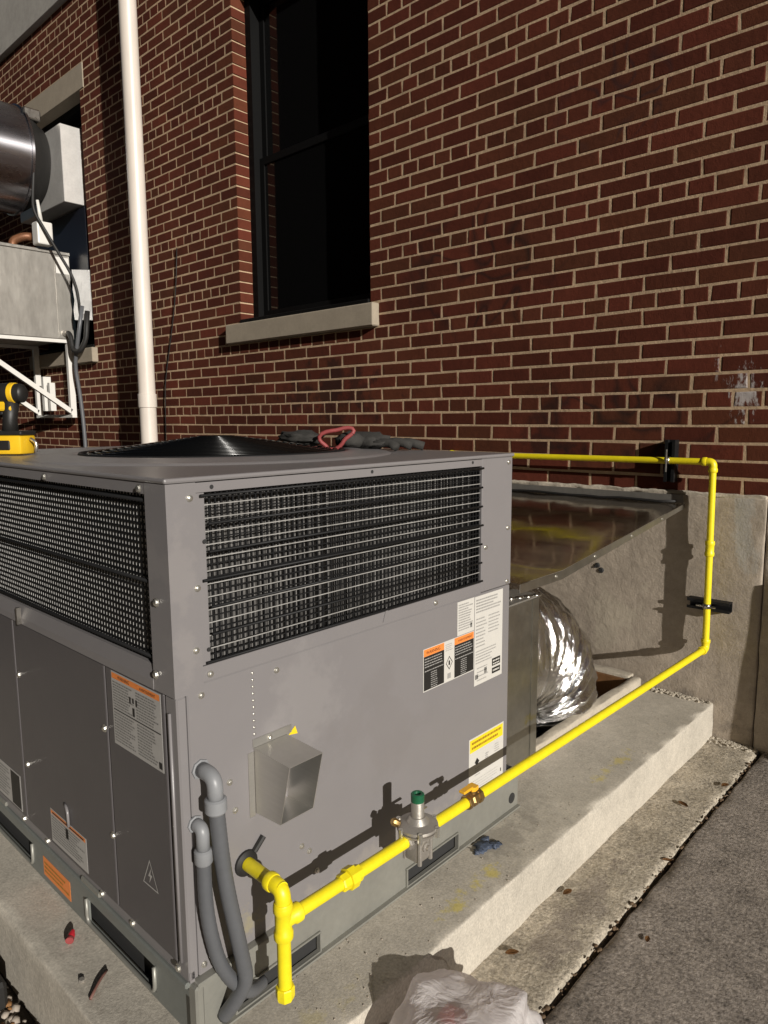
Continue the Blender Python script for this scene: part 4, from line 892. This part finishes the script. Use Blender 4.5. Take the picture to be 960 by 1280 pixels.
leaf(.325, -.40, Z_GR+.002, .036, 1.3, 'pale leaf caught in the pavement seam close to the wall')
leaf(.335, -.95, Z_GR-.004, .03, .6, 'brown leaf lying in the middle of the pavement seam'); leaf(.42, -1.30, Z_GR-.004, .024, 1.9, 'small black leaf lying alone on the dark pavement')
ls = bm_()
for i in range(150):
    y = -random.random()*2.3-.05; x = .340+random.gauss(0, .0035); l = random.uniform(.002, .009); blob(ls, (x, y, Z_GR-.012+random.uniform(0, .014)), (l*random.uniform(.4, 1), l, l*.35), 1, .4, 2, i)
o = obj('seam_litter', ls, 'litter', None, True); tag(o, 'leaf crumbs and grit filling the pavement seam', 'litter', kind='stuff')
gs = bm_()
for i in range(320):
    x = random.uniform(-1.3, .0); y = -2.44-abs(random.gauss(0, .09)); r_ = random.uniform(.004, .015); blob(gs, (x, y, Z_GR-.012+r_*.3), (r_, r_*random.uniform(.7, 1.2), r_*.6), 1, .4, 2, i)
o = obj('gravel', gs, 'stone', None, True); tag(o, 'loose gravel and leaf litter on the ground in front of the pad', 'gravel', kind='stuff')
gl2 = bm_()
for i in range(110):
    x = random.uniform(-1.3, 0); y = -2.45-abs(random.gauss(0, .06)); r_ = random.uniform(.006, .018); blob(gl2, (x, y, Z_GR-.004), (r_, r_*.5, r_*.15), 1, .4, 2, i)
o = obj('leaf_litter', gl2, 'leaf', None, True); tag(o, 'brown leaf fragments among the gravel in front of the pad', 'leaf litter', kind='stuff')
gt = bm_()
for i in range(240):
    if i % 3: x, y, z = random.uniform(-.01, .15), random.uniform(-2.38, -.1), Z_SLAB+.001
    else: x, y, z = random.uniform(.17, 1.0), random.uniform(-2.2, -.05), Z_GR
    r_ = random.uniform(.0008, .0024); blob(gt, (x, y, z), (r_, r_, r_*.6), 1, .3, 2, i)
o = obj('grit', gt, 'stone', None, True); tag(o, 'fine grit scattered over the pad and pavement', 'grit', kind='stuff')
sr = bm_()
for i, (ex, ey, rr_) in enumerate(((0, 0, .026), (.020, .022, .018), (-.012, .026, .014), (.006, -.026, .017))):
    blob(sr, (.022+ex, -1.441+ey, Z_SLAB+.003), (rr_*.7, rr_, .0045), 3, .9, 3.5, i)
tag(obj('blue_scrap', sr, 'bluetape', None, True), 'torn dark blue tape scrap on the pad below the fork slot', 'scrap')
wn_ = empty('wire_nut', 'small red wire connector lying on the pad in front of the unit', 'wire connector', (-.458, -2.344, Z_SLAB))
obj('cone', lathe(bm_(), (-.452, -2.350, Z_SLAB+.010), (-.7, .55, .12), [(0, .0085), (.008, .0085), (.022, .0045), (.023, .002)], 10), 'red', wn_, True, 40)
obj('skirt', lathe(bm_(), (-.447, -2.354, Z_SLAB+.0098), (-.7, .55, .12), [(0, .0092), (.006, .0092), (.007, .0085)], 10), 'redtrim', wn_, True, 40)
tag(obj('wire_offcut', tube(bm_(), fillet([(-.263, -2.392, Z_SLAB+.005), (-.29, -2.362, Z_SLAB+.008), (-.310, -2.335, Z_SLAB+.006)],   .02), .0030, 8), 'brownwire', None, True), 'short brownish red wire offcut lying on the pad edge', 'wire')
tag(obj('nut', lathe(bm_(), (-.325, -2.382, Z_SLAB+.001), (.1, .1, 1), [(0, .006), (.006, .006)], 6), 'castiron', None), 'small grey metal nut on the pad beside the wire offcut', 'nut')
tag(obj('dark_block', bx(-.68, -.555, -2.53, -2.452, Z_GR-.012, -.93, bev=.008), 'rubber'), 'black rubber block on the gravel against the pad front', 'block')
# board added out of view by the wall to cast a shadow on the foundation
pl = obj('shadow_board', (lambda bm: (bmesh.ops.transform(bm, matrix=Matrix.Translation((.598, -.105, -.233)) @ Matrix.Rotation(R(-8), 4, 'Y') @ Matrix.Rotation(R(-4), 4, 'X'), verts=bm.verts), bm)[1])(bx(0, .8, -.009, .009, -.70, 0)), 'ply'); tag(pl, 'unseen plywood board added beyond the frame to shade the foundation wall', 'board')
